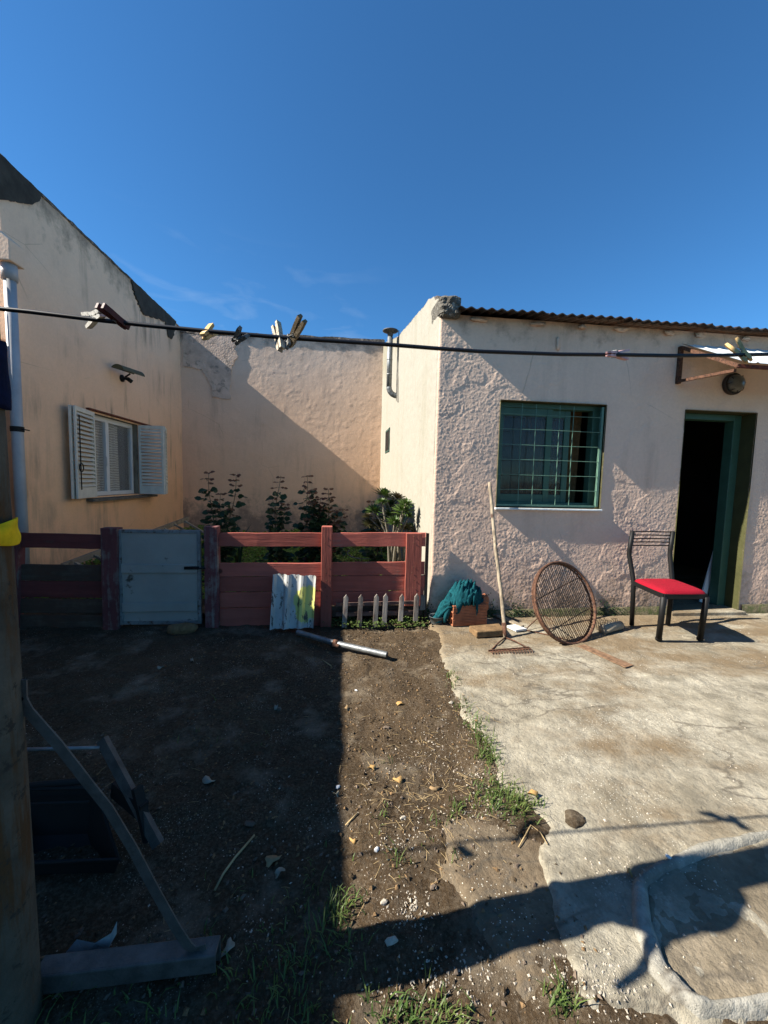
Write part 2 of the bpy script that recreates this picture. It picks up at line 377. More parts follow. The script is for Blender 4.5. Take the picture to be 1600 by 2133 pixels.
def leafmat(name, a, b, tr=.25, rough=.5):
    m = N(name); oi = m.noise(9, 3); c = m.mix(m.rng(oi, .3, .7), a, b); m.fin(c, rough, None, 0, .35)
    t = m.n('ShaderNodeBsdfTranslucent'); m.t.links.new(c, t.inputs[0]); mx = m.n('ShaderNodeMixShader'); mx.inputs[0].default_value = tr
    m.t.links.new(m.b.outputs[0], mx.inputs[1]); m.t.links.new(t.outputs[0], mx.inputs[2]); m.t.links.new(mx.outputs[0], m.out.inputs[0]); return m.m
M['leaf'] = leafmat('rose_leaf', (.015, .034, .012), (.032, .06, .018), .15)
M['leafred'] = leafmat('young_rose_leaf', (.13, .045, .03), (.16, .08, .03))
M['stem'] = plain('green_stem', (.08, .06, .03), .7, 0, .3, 30, 0)
M['grass'] = leafmat('grass_blade', (.06, .11, .025), (.13, .17, .045), .3)
M['lawn'] = leafmat('lawn_leaf', (.085, .17, .014), (.15, .24, .02), .35)
M['aeon'] = leafmat('aeonium_leaf', (.04, .085, .015), (.085, .13, .025), .15, .4)
M['aeonred'] = leafmat('aeonium_dark_leaf', (.06, .035, .02), (.09, .09, .03), .1, .4)
M['pale'] = plain('pale_stem', (.17, .15, .11), .8, 0, .3, 20, .002)
M['chip'] = plain('pale_stone_chip', (.34, .30, .24), .9, 0, .4, 9, 0)
M['pebble'] = plain('brown_pebble', (.12, .09, .065), .9, 0, .5, 5, .001)
M['straw'] = plain('dry_straw', (.33, .24, .12), .85, 0, .4, 7, 0)
M['deadleaf'] = plain('dead_leaf', (.27, .18, .09), .8, 0, .4, 20, .001)
M['brick'] = plain('hollow_brick', (.34, .125, .06), .85, 0, .2, 16, .002)
M['tan'] = plain('tan_block', (.17, .105, .05), .95, 0, .4, 20, .006)
M['teal'] = clothmat('teal_cloth', (.006, .055, .066), 40, .4)
M['zincbucket'] = plain('grey_bucket', (.10, .115, .12), .5, .3, .3, 18, .001)
M['bluecloth'] = clothmat('navy_cloth', (.004, .008, .03), 40)
M['yellow'] = clothmat('yellow_cloth', (.72, .46, .015), 30, .2)
M['polemat'] = plain('pole_concrete', (.16, .15, .125), .9, 0, .35, 7, .004, .2, spot=(.045, .04, .035), spot_t=(.55, .66))
M['lampglass'] = plain('frosted_dusty_glass', (.10, .095, .075), .3, 0, .2, 20, 0, .5)
M['hood'] = plain('olive_lamp_hood', (.10, .095, .05), .6, .2, .25, 15, .001)
def velvet():
    m = N('red_corduroy'); wv = m.n('ShaderNodeTexWave'); wv.bands_direction = 'DIAGONAL'; wv.inputs['Scale'].default_value = 55; wv.inputs['Distortion'].default_value = 2.5; wv.inputs['Detail Scale'].default_value = 1
    m.t.links.new(m.pos, wv.inputs[0]); f = wv.outputs['Fac']
    c = m.mix(m.rng(f, .2, .8), (.17, .0015, .009), (.44, .006, .026)); return m.fin(c, .85, m.bump(f, .003), 0, .2)
M['red'] = velvet()

# ------------------------------------------------------------------ GROUND
def heightfield(name, x0, x1, y0, y1, cell, hf, m, keep=None, label=None):
    nx = int((x1-x0)/cell)+1; ny = int((y1-y0)/cell)+1
    xs = np.linspace(x0, x1, nx); ys = np.linspace(y0, y1, ny); X, Y = np.meshgrid(xs, ys); Z = hf(X, Y)
    V = np.stack([X.ravel(), Y.ravel(), Z.ravel()], 1)
    i = np.arange(nx*ny).reshape(ny, nx)
    q = np.stack([i[:-1, :-1].ravel(), i[:-1, 1:].ravel(), i[1:, 1:].ravel(), i[1:, :-1].ravel()], 1)
    if keep is not None:
        k = keep(X, Y).ravel(); q = q[k[q].any(1)]
        used = np.unique(q); mp = np.full(len(V), -1); mp[used] = np.arange(len(used)); q = mp[q]; V = V[used]
    b = MB(); b.v = V.tolist(); b.f = q.tolist(); b.mi = [0]*len(b.f)
    o = b.build(name, m, None, True, org=(0, 0, 0)); o['kind'] = 'structure'; return o
def pdist(X, Y, poly):
    """signed distance to polygon, negative inside"""
    poly = np.array([(p[0], p[1]) for p in poly]); n = len(poly); d = np.full(X.shape, 1e9); ins = np.zeros(X.shape, bool)
    for i in range(n):
        a = poly[i]; b = poly[(i+1) % n]; e = b-a; l2 = (e**2).sum()
        t = np.clip(((X-a[0])*e[0]+(Y-a[1])*e[1])/l2, 0, 1)
        d = np.minimum(d, np.hypot(X-a[0]-t*e[0], Y-a[1]-t*e[1]))
        cnd = ((a[1] > Y) != (b[1] > Y)) & (X < (b[0]-a[0])*(Y-a[1])/(b[1]-a[1]+1e-12)+a[0]); ins ^= cnd
    return np.where(ins, -d, d)
G = lambda x, y: P(x, y, 2, 0)[:2]
def h_dirt(X, Y):
    ds = pdist(X, Y, slab); dm = pdist(X, Y, mud)
    z = .016*ss(.30, .0, ds)-.070*ss(-.02, -.16, ds)+.008*ss(.2, -.0, dm)-.03*ss(-.02, -.1, dm)+.026*fbm(X*1.1, Y*1.1, 1, 3)+.020*fbm(X*6, Y*6, 5, 4, .55)+.010*np.maximum(fbm(X*26, Y*26, 9, 3, .6), -.05)
    lumps = np.maximum(vnoise(X*42, Y*42, 77)-.33, 0)*.05
    return z*ss(0, .6, Y+.5)-.012+lumps*.6
def h_far(X, Y): return np.full(X.shape, -.03)
b = MB()
b.quad((-400, -400, -.09), (400, -400, -.09), (400, 400, -.09), (-400, 400, -.09))
tag(b.build('ground', M['dirt']), kind='structure')
b = MB(); b.quad((-3.3, -5, -.035), (9, -5, -.035), (9, .47, -.035), (-3.3, .47, -.035)); tag(b.build('dirt_path', M['dirt']), kind='structure')

slab_px = [(900, 1302), (925, 1330), (918, 1360), (945, 1410), (958, 1470), (1000, 1520), (1035, 1580), (1055, 1640), (1110, 1690), (1150, 1740), (1135, 1770), (1140, 1830), (1165, 1880), (1190, 1990), (1215, 2070), (1330, 2085)]
slab = [G(*q) for q in slab_px]+[(1.6, .7), (2.6, .3), (9, .3), (9, YF+.3), (.86, YF+.3)]
mud = [G(*q) for q in [(935, 1712), (925, 1730), (950, 1790), (985, 1850), (1030, 1910), (1050, 1960), (1110, 2020), (1200, 2045), (1290, 2000), (1300, 1830), (1130, 1740), (1040, 1700)]]
apr = [G(*q) for q in [(1345, 1860), (1352, 1930), (1385, 2030), (1440, 2090), (1480, 2105), (1700, 2080)]]+[(2.4, .75), (2.6, 1.25), G(1700, 1745), G(1600, 1760), G(1480, 1790), G(1380, 1835)]
ker = [G(*q) for q in [(1318, 1850), (1318, 1930), (1350, 2040), (1400, 2095), (1455, 2128), (1720, 2105)]]+[(2.5, .66), (2.75, 1.3), G(1700, 1728), G(1600, 1745), G(1470, 1772), G(1370, 1812)]
def edge(d, w_=.035): return ss(w_, -.005, d)
def h_slab(X, Y):
    d = pdist(X, Y, slab)+.045*fbm(X*8, Y*8, 3, 5, .6)
    top = .020+.010*fbm(X*1.0, Y*1.4, 11, 3)+.0035*fbm(X*22, Y*22, 13, 3, .6)+.006*ss(.12, .2, fbm(X*1.7, Y*2.6, 41, 3))
    top = top-.006*ss(1.7, 1.2, Y)*ss(.5, .1, -d)
    return -.040+(top+.040)*edge(d, .075)
def h_mud(X, Y):
    d = pdist(X, Y, mud)+.07*fbm(X*6, Y*6, 23, 5, .6)
    return -.04+(.004+.04+.008*fbm(X*3, Y*3, 21, 3)+.003*fbm(X*20, Y*20, 22, 3))*edge(d, .13)
def h_apr(X, Y):
    d = pdist(X, Y, apr)+.02*fbm(X*8, Y*8, 33, 4)
    return -.02+(.022+.02+.004*fbm(X*5, Y*5, 31, 3)+.0015*fbm(X*40, Y*40, 32, 2))*edge(d, .02)
def h_ker(X, Y):
    d = pdist(X, Y, ker)+.015*fbm(X*9, Y*9, 43, 3); di = pdist(X, Y, apr)
    return -.05+(.05+.042+.008*fbm(X*12, Y*12, 42, 3))*edge(d, .03)*(1-.75*ss(.01, -.03, di))
heightfield('dirt_yard', -3.2, 3.0, .45, 3.62, .0125, h_dirt, M['dirt'])
heightfield('concrete_yard', .2, 6.2, .45, YF+.02, .0125, h_slab, M['conc'], lambda X, Y: pdist(X, Y, slab) < .12)
heightfield('mud_patch', .1, 1.6, .7, 1.7, .0125, h_mud, M['concm'], lambda X, Y: pdist(X, Y, mud) < .12)
heightfield('concrete_step', .7, 2.6, .6, 1.5, .01, h_apr, M['concd'], lambda X, Y: pdist(X, Y, apr) < .06)
heightfield('mortar_kerb', .7, 2.8, .55, 1.5, .01, h_ker, M['kerb'], lambda X, Y: (pdist(X, Y, ker) < .1) & (pdist(X, Y, apr) > -.06))
_X, _Y = np.meshgrid(np.linspace(-3.2, 6.2, 941), np.linspace(.45, 3.65, 321))
_Z = np.maximum.reduce([h_dirt(_X, _Y), h_slab(_X, _Y), h_mud(_X, _Y), h_apr(_X, _Y), np.where(pdist(_X, _Y, apr) > -.05, h_ker(_X, _Y), -1)])
def gz(x, y): return float(_Z[min(320, max(0, int(round((y-.45)*100)))), min(940, max(0, int(round((x+3.2)*100))))])
# garden soil
heightfield('garden_soil', XL+.01, .80, YC+.06, YB-.01, .05, lambda X, Y: .10+.08*ss(3.6, 5, Y)+.05*fbm(X*2, Y*2, 4, 3), M['dirt'])

# ------------------------------------------------------------------ WALL SKINS
def lines(a, b, cell, cuts):
    pts = sorted(set([a, b]+[c for c in cuts if a < c < b])); out = [a]
    for p, q in zip(pts[:-1], pts[1:]):
        n = max(1, round((q-p)/cell)); out += [p+(q-p)*i/n for i in range(1, n+1)]
    return np.array(out)
def skin(org, ud, nd, us, zs, disp, holes=(), topf=None, pull=None):
    """wall skin; us along ud, zs vertical, displaced along nd by disp(u,z); topf(u) scales the rows to an uneven top"""
    U, Z = np.meshgrid(us, zs)
    if topf is not None: Z = Z*(topf(U)/zs[-1])
    D = disp(U, Z)
    org, ud, nd = np.array(org), np.array(ud), np.array(nd)
    V = org+U[..., None]*ud+np.array([0, 0, 1.0])*Z[..., None]+D[..., None]*nd
    nx = len(us); ny = len(zs); i = np.arange(nx*ny).reshape(ny, nx)
    uc = (us[:-1]+us[1:])/2; zc = (zs[:-1]+zs[1:])/2; UC, ZC = np.meshgrid(uc, zc); k = np.ones(UC.shape, bool)
    for a, b_, c, d in holes: k &= ~((UC > a) & (UC < b_) & (ZC > c) & (ZC < d))
    q = np.stack([i[:-1, :-1], i[:-1, 1:], i[1:, 1:], i[1:, :-1]], -1)[k]
    b = MB(); b.v = V.reshape(-1, 3).tolist(); b.f = q.tolist(); b.mi = [0]*len(b.f); return b

# ================================================================== HOUSE on the right
WX0, WX1, WZ0, WZ1 = 1.443, 2.497, 1.086, 2.086
DX0, DX1, DZ0, DZ1 = 3.33, 4.115, .055, 2.078
XE = 7.0; ZT = 2.82; DEP = YB-YF
house = thing('house', (3.0, YF, 0), 'low pinkish rendered house with corrugated roof, green barred window and open dark doorway', 'house')
RC = .035
def rough_front(U, Z):
    X = U
    n = .0014*(np.abs(fbm(X*52, Z*52, 51, 2, .5))*2-.35)+.004*fbm(X*2.2, Z*2.2, 52, 3)
    n += .0034*np.maximum(fbm(X*66, Z*62, 53, 2, .5)-.04, 0)*(.55+.9*ss(-.25, .3, fbm(X*3, Z*3, 58, 3)))
    low = ss(.95, .35, Z); n += .004*low*fbm(X*16, Z*16, 55, 3)*ss(-.2, .3, fbm(X*2, Z*2, 56, 2))
    n += .0022*ss(.05, .10, fbm(X*2.6, Z*3.0, 57, 4))
    return n
def d_front(U, Z):
    t = np.clip(U/RC, 0, 1); pull = RC-np.sqrt(np.maximum(RC**2-(RC-np.minimum(U, RC))**2, 0))
    return -pull+rough_front(U, Z)*(.25+.75*t)
fx = lambda x: x-S0.x
us = lines(.29*RC, XE-S0.x, .0070, [.01, .02, RC, fx(WX0), fx(WX1), fx(DX0), fx(DX1)])
us = us[(us < 4.6-S0.x)].tolist()+[4.8-S0.x, 5.5-S0.x, XE-S0.x]; us = np.array(us)
zs = lines(0, ZT, .0070, [WZ0, WZ1, DZ0, DZ1])
wall = skin((S0.x, YF, 0), (1, 0, 0), (0, -1, 0), us, zs, d_front, [(fx(WX0), fx(WX1), WZ0, WZ1), (fx(DX0), fx(DX1), -1, DZ1)])
TH = .19
# solid parts behind the skin
wall.box(S0.x+.2, XE, YF+TH-.02, YF+TH, WZ1, ZT-.02).box(S0.x+.2, WX0-.001, YF+TH-.02, YF+TH, 0, WZ1).box(WX1+.001, DX0-.001, YF+TH-.02, YF+TH, 0, WZ1).box(DX1+.001, XE, YF+TH-.02, YF+TH, 0, WZ1).box(WX0, WX1, YF+TH-.02, YF+TH, 0, WZ0)
wall.quad((XE, YF, 0), (XE, YB+.2, 0), (XE, YB+.2, 3.6), (XE, YF, 2.8)).quad((S1.x, YB+.2, 0), (XE, YB+.2, 0), (XE, YB+.2, 3.6), (S1.x, YB+.2, 3.6))
wall.build('wall', M['front'], house, True)
# side wall with uneven parapet
sdir = (S1-S0); SL = sdir.length; sdir.normalize(); snor = Vector((-sdir.y, sdir.x, 0)); 
if snor.x > 0: snor = -snor
tk = [(0, 2.955), (.12, 2.99), (.2, 3.06), (.42, 3.13), (.86, 3.20), (1.55, 3.335), (2.2, 3.465), (2.52, 3.52), (2.6, 3.53), (2.62, 3.56), (3.2, 3.72), (4.58, 4.12)]
def topf(U): return np.interp(U, [a for a, _ in tk], [q for _, q in tk])+.012*fbm(U*7, U*0, 61, 3)
def d_side(U, Z):
    t = np.clip(U/RC, 0, 1); pull = RC-np.sqrt(np.maximum(RC**2-(RC-np.minimum(U, RC))**2, 0))
    return -pull+(.0035*fbm(U*18, Z*18, 63, 3)+.006*fbm(U*3, Z*3, 64, 3)+.006*np.exp(-U*9)*fbm(U*20, Z*20, 66, 3))*(.25+.75*t)
a_, b_ = PS(804, 918), PS(812, 918)
su = lambda p: (p-S0).dot(sdir)
SU0, SU1 = sorted((su(a_), su(b_))); SZ0, SZ1 = PS(808, 942).z, PS(808, 895).z
zs2 = lines(0, 3.0, .016, []); us2 = lines(.29*RC, SL, .016, [.01, .02, RC, SU0, SU1])
side = skin(S0, sdir, snor, us2, zs2, d_side, [], topf)
side.build('side_wall', M['side'], house, True)
# parapet thickness behind the side skin (rises above the iron roof)
b = MB(); tu = np.linspace(0.05, SL, 60); tz = topf(tu)
for i in range(59):
    p = S0+sdir*tu[i]; q = S0+sdir*tu[i+1]; o_ = -snor*.22
    def up(v, z): return Vector((v.x, v.y, z))
    e = snor*(-.03)
    b.quad(up(p, tz[i]-.004), up(p+e, tz[i]+.012), up(q+e, tz[i+1]+.012), up(q, tz[i+1]-.004))
    b.quad(up(p+e, tz[i]+.012), up(p+o_, tz[i]+.0), up(q+o_, tz[i+1]+.0), up(q+e, tz[i+1]+.012))
    b.quad(up(p+o_, tz[i]), up(p+o_, tz[i]-.7), up(q+o_, tz[i+1]-.7), up(q+o_, tz[i+1]))
b.build('parapet_coping', M['coping'], house, True)
# rough lump of concrete closing the parapet at the corner
c0, c1, c2, c3 = P(916, 612, 1, YF-.08), P(963, 612, 1, YF-.08), P(962, 660, 1, YF-.08), P(918, 655, 1, YF-.08)
b = MB(); n = 14; vs = []; fs = []
def sph(u, v, k):
    p = c3.lerp(c2, u).lerp(c0.lerp(c1, u), v); return p
for j in range(n+1):
    for i in range(n+1):
        u, v = i/n, j/n; p = sph(u, v, 0); e = min(u, 1-u, v, 1-v); rr_ = .035*(1-min(1, e/.18))**2
        q = float(fbm(np.array([u*7]), np.array([v*7]), 71, 3)[0]); ctr = (c0+c2)/2
        p = p+Vector((0, rr_+q*.022, 0))+(ctr-p)*(.10 if (min(u, 1-u) < .08 and min(v, 1-v) < .08) else 0); vs.append(p)
for j in range(n):
    for i in range(n): k = j*(n+1)+i; fs.append((k, k+1, k+n+2, k+n+1))
ring = [i for i in range(n+1)]+[(j+1)*(n+1)-1 for j in range(1, n+1)]+[n*(n+1)+i for i in range(n-1, -1, -1)]+[j*(n+1) for j in range(n-1, 0, -1)]
m0 = len(vs)
for k in ring: vs.append(vs[k]+Vector((0, .30, .02+rnd.uniform(-.004, .004))))
R_ = len(ring)
for i in range(R_): fs.append((ring[i], m0+i, m0+(i+1) % R_, ring[(i+1) % R_]))
b.add(vs, fs); b.build('corner_block', M['block'], house, False)
# corrugated roof
b = MB(); x0 = c1.x-.03; per = .092; nseg = 10
xs = np.arange(x0, XE+.2, per/nseg); zf = ZT-.012; 
def ph_off(x): return 0.010*((int((x-x0)/.80)) % 2)
ys = [YF-.17, YF-.169, YF+.4, YF+2, YB+.2]
for yi, y in enumerate(ys):
    for x in xs:
        s_ = int((x-x0)/.80); k = (x-x0)/.80-s_
        amp = .0095; jog = (.030*vnoise(np.array([s_*3.3]), np.array([0.5]), 5)[0]) if y < YF else 0
        z = zf+.008+amp*cos(2*pi*(x-x0)/per)+.012*(k)+.006*float(vnoise(np.array([x*2.3]), np.array([1.0]), 8)[0])+(y-YF+.17)*.20-(.010 if yi == 0 else 0)
        b.v.append((x, y+jog, z))
nx = len(xs)
for r in range(len(ys)-1):
    for i in range(nx-1): k = r*nx+i; b.f.append((k, k+1, k+nx+1, k+nx)); b.mi.append(0)
b.build('roof', M['iron'], house, False)
for i in range(9):     # torn flakes and lumps of mortar stuck under the eave
    x = x0+.3+i*.43+rnd.uniform(-.1, .1); b = MB(); b.lump((x, YF-.02, ZT-.035), .05, .02, .018, i, .5); b.build('eave_mortar', M['front'], house, True)
# plinth
M['plinth'] = plain('mossy_plinth', (.10, .085, .05), .95, 0, .6, 13, .01, spot=(.05, .06, .02), spot_t=(.45, .6))
for (xa, xb_, za, zb) in ((S0.x+.06, DX0-.01, .075, .10), (DX1+.03, XE, .11, .115)):
    b = MB(); n = int((xb_-xa)/.04); 
    for i in range(n):
        t0 = xa+(xb_-xa)*i/n; t1 = xa+(xb_-xa)*(i+1)/n
        q0 = .008*float(fbm(np.array([t0*9]), np.array([3.]), 5)[0]); q1 = .008*float(fbm(np.array([t1*9]), np.array([3.]), 5)[0])
        h0 = za+(zb-za)*(t0-xa)/(xb_-xa); h1 = za+(zb-za)*(t1-xa)/(xb_-xa)
        b.add([(t0, YF-.026+q0, -.03), (t1, YF-.026+q1, -.03), (t1, YF-.024+q1, h1), (t0, YF-.024+q0, h0), (t1, YF+.01, h1+.006), (t0, YF+.01, h0+.006)], [(0, 1, 2, 3), (3, 2, 4, 5)])
    b.build('plinth', M['plinth'], house, True)
# reveals
b = MB(); e = .002
def reveal(b, x0, x1, z0, z1, y0, y1, floor=True):
    b.quad((x0-e, y0, z0), (x0-e, y1, z0), (x0-e, y1, z1), (x0-e, y0, z1)); b.quad((x1+e, y0, z0), (x1+e, y0, z1), (x1+e, y1, z1), (x1+e, y1, z0))
    b.quad((x0-e, y0, z1+e), (x1+e, y0, z1+e), (x1+e, y1, z1+e), (x0-e, y1, z1+e))
    if floor: b.quad((x0-e, y0, z0), (x1+e, y0, z0), (x1+e, y1, z0), (x0-e, y1, z0))
reveal(b, WX0, WX1, WZ0-.001, WZ1, YF-.012, YF+TH); b.build('window_reveal', M['olive'], house)
b = MB(); reveal(b, DX0, DX1, 0, DZ1, YF-.012, YF+TH, False); b.build('door_reveal', M['olive'], house)
b = MB(); b.box(DX0-.02, DX1+.03, YF-.07, YF+TH, -.02, DZ0).box(DX0, XE, YF+TH, YB, -.02, .05); b.build('threshold', M['conc'], house, bevel=.006)
b = MB(); b.box(WX0-.012, WX1+.012, YF-.035, YF+.02, WZ0-.022, WZ0-.004); b.build('window_sill', M['sheet'], house, bevel=.004)
# rooms
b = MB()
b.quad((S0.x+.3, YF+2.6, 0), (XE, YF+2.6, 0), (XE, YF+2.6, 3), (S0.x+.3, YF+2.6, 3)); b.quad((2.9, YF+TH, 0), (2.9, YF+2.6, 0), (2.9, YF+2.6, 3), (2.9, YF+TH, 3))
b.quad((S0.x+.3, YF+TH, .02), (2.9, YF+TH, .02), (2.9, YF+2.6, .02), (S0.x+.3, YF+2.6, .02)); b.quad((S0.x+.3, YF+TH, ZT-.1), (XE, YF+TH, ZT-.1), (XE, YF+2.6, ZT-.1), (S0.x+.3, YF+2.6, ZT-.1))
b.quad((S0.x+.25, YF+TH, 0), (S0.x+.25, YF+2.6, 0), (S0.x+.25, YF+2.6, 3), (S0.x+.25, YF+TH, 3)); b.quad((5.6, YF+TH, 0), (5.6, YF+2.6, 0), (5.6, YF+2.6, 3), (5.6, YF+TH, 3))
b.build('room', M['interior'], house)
# window
YW = YF+.10
win = MB()
def fr(b, x0, x1, z0, z1, y0, y1): b.box(x0, x1, y0, y1, z0, z1)
fr(win, WX0, WX0+.035, WZ0, WZ1, YW-.02, YW+.06); fr(win, WX1-.075, WX1, WZ0, WZ1, YW-.02, YW+.06)
fr(win, WX0+.035, WX1-.075, WZ1-.045, WZ1, YW-.018, YW+.06); fr(win, WX0+.035, WX1-.075, WZ0, WZ0+.05, YW-.018, YW+.06)
win = win.build('window', M['green'], house, bevel=.003)
px = lambda x, y=950: P(x, y, 1, YW).x
def sash(x0, x1, yy, name='sash'):
    b = MB(); t = .042; fr(b, x0, x0+t, WZ0+.05, WZ1-.045, yy, yy+.03); fr(b, x1-t*1.4, x1, WZ0+.05, WZ1-.045, yy, yy+.03)
    fr(b, x0+t, x1-t*1.4, WZ0+.05, WZ0+.125, yy+.002, yy+.03); fr(b, x0+t, x1-t*1.4, WZ1-.12, WZ1-.045, yy+.002, yy+.03)
    o = b.build(name, M['green'], win, bevel=.003)
    return o
sa = sash(WX0+.035, px(1146), YW-.008); sb = sash(px(1134), px(1187), YW+.025)
b = MB(); b.box(WX0+.07, px(1140), YW+.006, YW+.010, WZ0+.1, WZ1-.1); b.build('pane', M['glass'], win)
b = MB(); b.box(px(1147), px(1177), YW+.038, YW+.042, WZ0+.1, WZ1-.1); b.build('pane', M['glass'], win)
b = MB(); b.box(px(1082), px(1096), YW+.16, YW+.20, WZ0+.06, WZ1-.06); b.build('inner_stile', M['green'], win)
def curtain(b, x0, x1, y, z0, z1, amp=.02, waves=6, skew=0):
    n = 60; vs = []
    for k, z in enumerate((z0, z0+(z1-z0)*.5, z1)):
        for i in range(n+1):
            t = i/n; xx = x0+(x1-x0)*t+skew*(1-k/2)*.5
            vs.append((xx, y+amp*sin(waves*2*pi*t+k*.4)+amp*.4*sin(waves*5.1*t+k), z))
    b.add(vs, [(r*(n+1)+i, r*(n+1)+i+1, (r+1)*(n+1)+i+1, (r+1)*(n+1)+i) for r in range(2) for i in range(n)])
b = MB(); curtain(b, px(1190), px(1236), YW+.22, WZ0, WZ1, .025, 3, -.05); curtain(b, px(1098), px(1182), YW+.25, WZ0, WZ1, .02, 6); b.build('curtain', M['curtain'], house, True)
# grille
b = MB(); yg = YF+.018
pg = lambda x, y: P(x, y, 1, yg)
gx0, gx1 = WX0+.004, pg(1246, 950).x
for x in (1083, 1112, 1161, 1190): b.tube([(pg(x, 950).x+.004, yg, WZ0+.03), (pg(x, 950).x+rnd.uniform(-.004, .004), yg+.003, (WZ0+WZ1)/2), (pg(x, 950).x, yg, WZ1-.02)], .0034, 6)
for i in range(6):
    z = WZ0+.17+i*.142
    if i < 6: b.tube([(gx0, yg-.009, z), ((gx0+gx1)/2, yg-.009, z+.003*(-1)**i), (gx1, yg-.009, z)], .0028, 6)
b.box(gx1, gx1+.022, yg-.013, yg+.013, WZ0+.02, WZ1-.02); b.box(gx0, gx1, yg-.004, yg+.010, WZ0+.012, WZ0+.03)
b.build('window_grille', M['rod'], house, False)
# door frame
b = MB(); yd = YF+TH; b.box(DX1-.085, DX1, yd-.05, yd+.05, DZ0, DZ1); b.box(DX0, DX0+.012, yd-.05, yd+.05, DZ0, DZ1); b.box(DX0+.012, DX1-.085, yd-.05, yd+.05, DZ1-.06, DZ1)
df = b.build('door_frame', M['green'], house, bevel=.003)
M['doorin'] = plain('dark_green_door', (.03, .07, .055), .5, 0, .15, 10, .001)
b = MB(); b.beam((DX1+.01, yd+.09, DZ0+1.0), (DX1+.76, yd+.16, DZ0+1.0), .036, 1.98, up=(0, 0, 1)); b.build('door', M['doorin'], house)
# crack seam / blemish on front
b = MB(); q = P(1163, 716, 1, YF-.01); b.lump(q, .02, .012, .055, 5, .3); b.build('mortar_blob', M['front'], house, True)

# stove flue
fq = PS(826, 828); X_f = fq.x
flue = thing('stove_flue', fq, 'zinc stove flue with a flat cap bending into the white side wall', 'flue')
fy = fq.y; fxp = fq.x-.13
top = P(813, 702, 1, fy); fxp = top.x; zt = top.z; zb = P(811, 806, 1, fy).z
b = MB(); b.tube([(fxp, fy, zb), (fxp, fy, zt)], .041, 16)
for i in range(3): z = zb+(zt-zb)*(.25+.3*i); b.tube([(fxp, fy, z-.008), (fxp, fy, z+.008)], .0435, 16)
b.build('pipe', M['galv'], flue, True)
b = MB(); R2 = max(.05, X_f-fxp); pts = [(fxp+R2*(1-cos(a)), fy, zb-R2*sin(a)*1.05) for a in np.linspace(0, pi/2, 9)]+[(X_f+.03, fy, zb-R2*1.05)]
b.tube(pts, [.041+.002*(i % 2) for i in range(len(pts))], 14); b.build('elbow', M['galv'], flue)
b = MB(); b.lathe((fxp, fy, zt), [(.030, 0), (.045, .03), (.043, .05), (.06, .06), (.12, .085), (.118, .095), (.05, .115), (.0, .12)], 20); b.build('cap', M['dullgalv'], flue, True)
# slot window in the side wall
sl = thing('vent_window', PS(808, 942), 'narrow dark slot window in the white side wall', 'window')
b = MB(); q0 = S0+sdir*SU0; q1 = S0+sdir*SU1; t = snor*.012
pa = [up(q0, SZ0), up(q1, SZ0), up(q1, SZ1), up(q0, SZ1)]
pi_ = [up(q0+sdir*.03, SZ0+.03), up(q1-sdir*.03, SZ0+.03), up(q1-sdir*.03, SZ1-.03), up(q0+sdir*.03, SZ1-.03)]
for i in range(4):
    j = (i+1) % 4; b.hexa([pa[i]-t, pa[j]-t, pi_[j]-t, pi_[i]-t], [pa[i]+t, pa[j]+t, pi_[j]+t, pi_[i]+t])
b.build('frame', M['doorin'], sl)
b = MB(); b.hexa([p-t*.9 for p in pi_], [p+t*.65 for p in pi_]); b.build('pane', M['black'], sl)
# dark tube added for the edge of the flue's shade on the side wall
b = MB(); b.tube([PS(831, 688, .006), PS(830, 740, .006), PS(829, 790, .006), PS(829, 838, .006)], .006, 5); tag(b.build('wall_cable', M['blackcable']), 'thin dark cable running down the white side wall beside the flue', 'cable')

# ------------------------------------------------------------------ canopy, lamps
bt = P(1419, 722, 1, YF-.02); bb = P(1410, 799, 1, YF-.02)
OUT = .60; xt = bt.x
tip = Vector((xt, YF-OUT, P(1556, 763, 1, YF-OUT).z))
cp = thing('door_canopy', (xt, YF, bb.z), 'white sheet canopy on a rusty triangular bracket above the doorway', 'canopy')
def bracket(x, name='bracket'):
    b = MB(); b.beam((x, YF-.02, bb.z), (x, YF-.02, bt.z), .036, .03, up=(0, 1, 0)); b.beam((x, YF-.035, bt.z-.015), (x, YF-OUT, tip.z), .028, .028); b.beam((x, YF-.035, bb.z+.02), (x, YF-OUT+.03, tip.z-.028), .024, .024)
    return b.build(name, M['rust'], cp)
bracket(xt); bracket(xt+1.25)
b = MB(); b.beam((xt-.01, YF-OUT+.01, tip.z+.002), (xt+1.27, YF-OUT+.01, tip.z+.002), .026, .026); b.build('front_rail', M['rustred'], cp)
b = MB(); nn = 60; vs = []
for r, (y, z) in enumerate(((YF-.03, bt.z+.012), (YF-OUT-.03, tip.z+.016))):
    for i in range(nn+1):
        x = xt+.0+1.35*i/nn; vs.append((x, y, z+.009*(1 if (i % 6) < 1 else 0)+.006))
k = nn+1; n0 = len(vs); vs += [(x, y, z-.003) for x, y, z in vs]
fs = [(i, i+1, k+i+1, k+i) for i in range(nn)]+[(n0+k+i, n0+k+i+1, n0+i+1, n0+i) for i in range(nn)]+[(n0+i, n0+i+1, i+1, i) for i in range(nn)]+[(k+i, k+i+1, n0+k+i+1, n0+k+i) for i in range(nn)]
b.add(vs, fs); b.build('sheet', M['sheet'], cp)
lc = P(1527, 800, 1, YF-.02)
lp = thing('bulkhead_lamp', (lc.x, YF, lc.z), 'round caged bulkhead lamp on the wall above the doorway', 'lamp')
b = MB(); b.lathe((lc.x, YF-.0, lc.z), [(.10, 0), (.105, .012), (.105, .035), (.092, .045), (.09, .03), (.0, .03)], 26, (0, -1, 0)); b.build('base', M['iron'], lp, True)
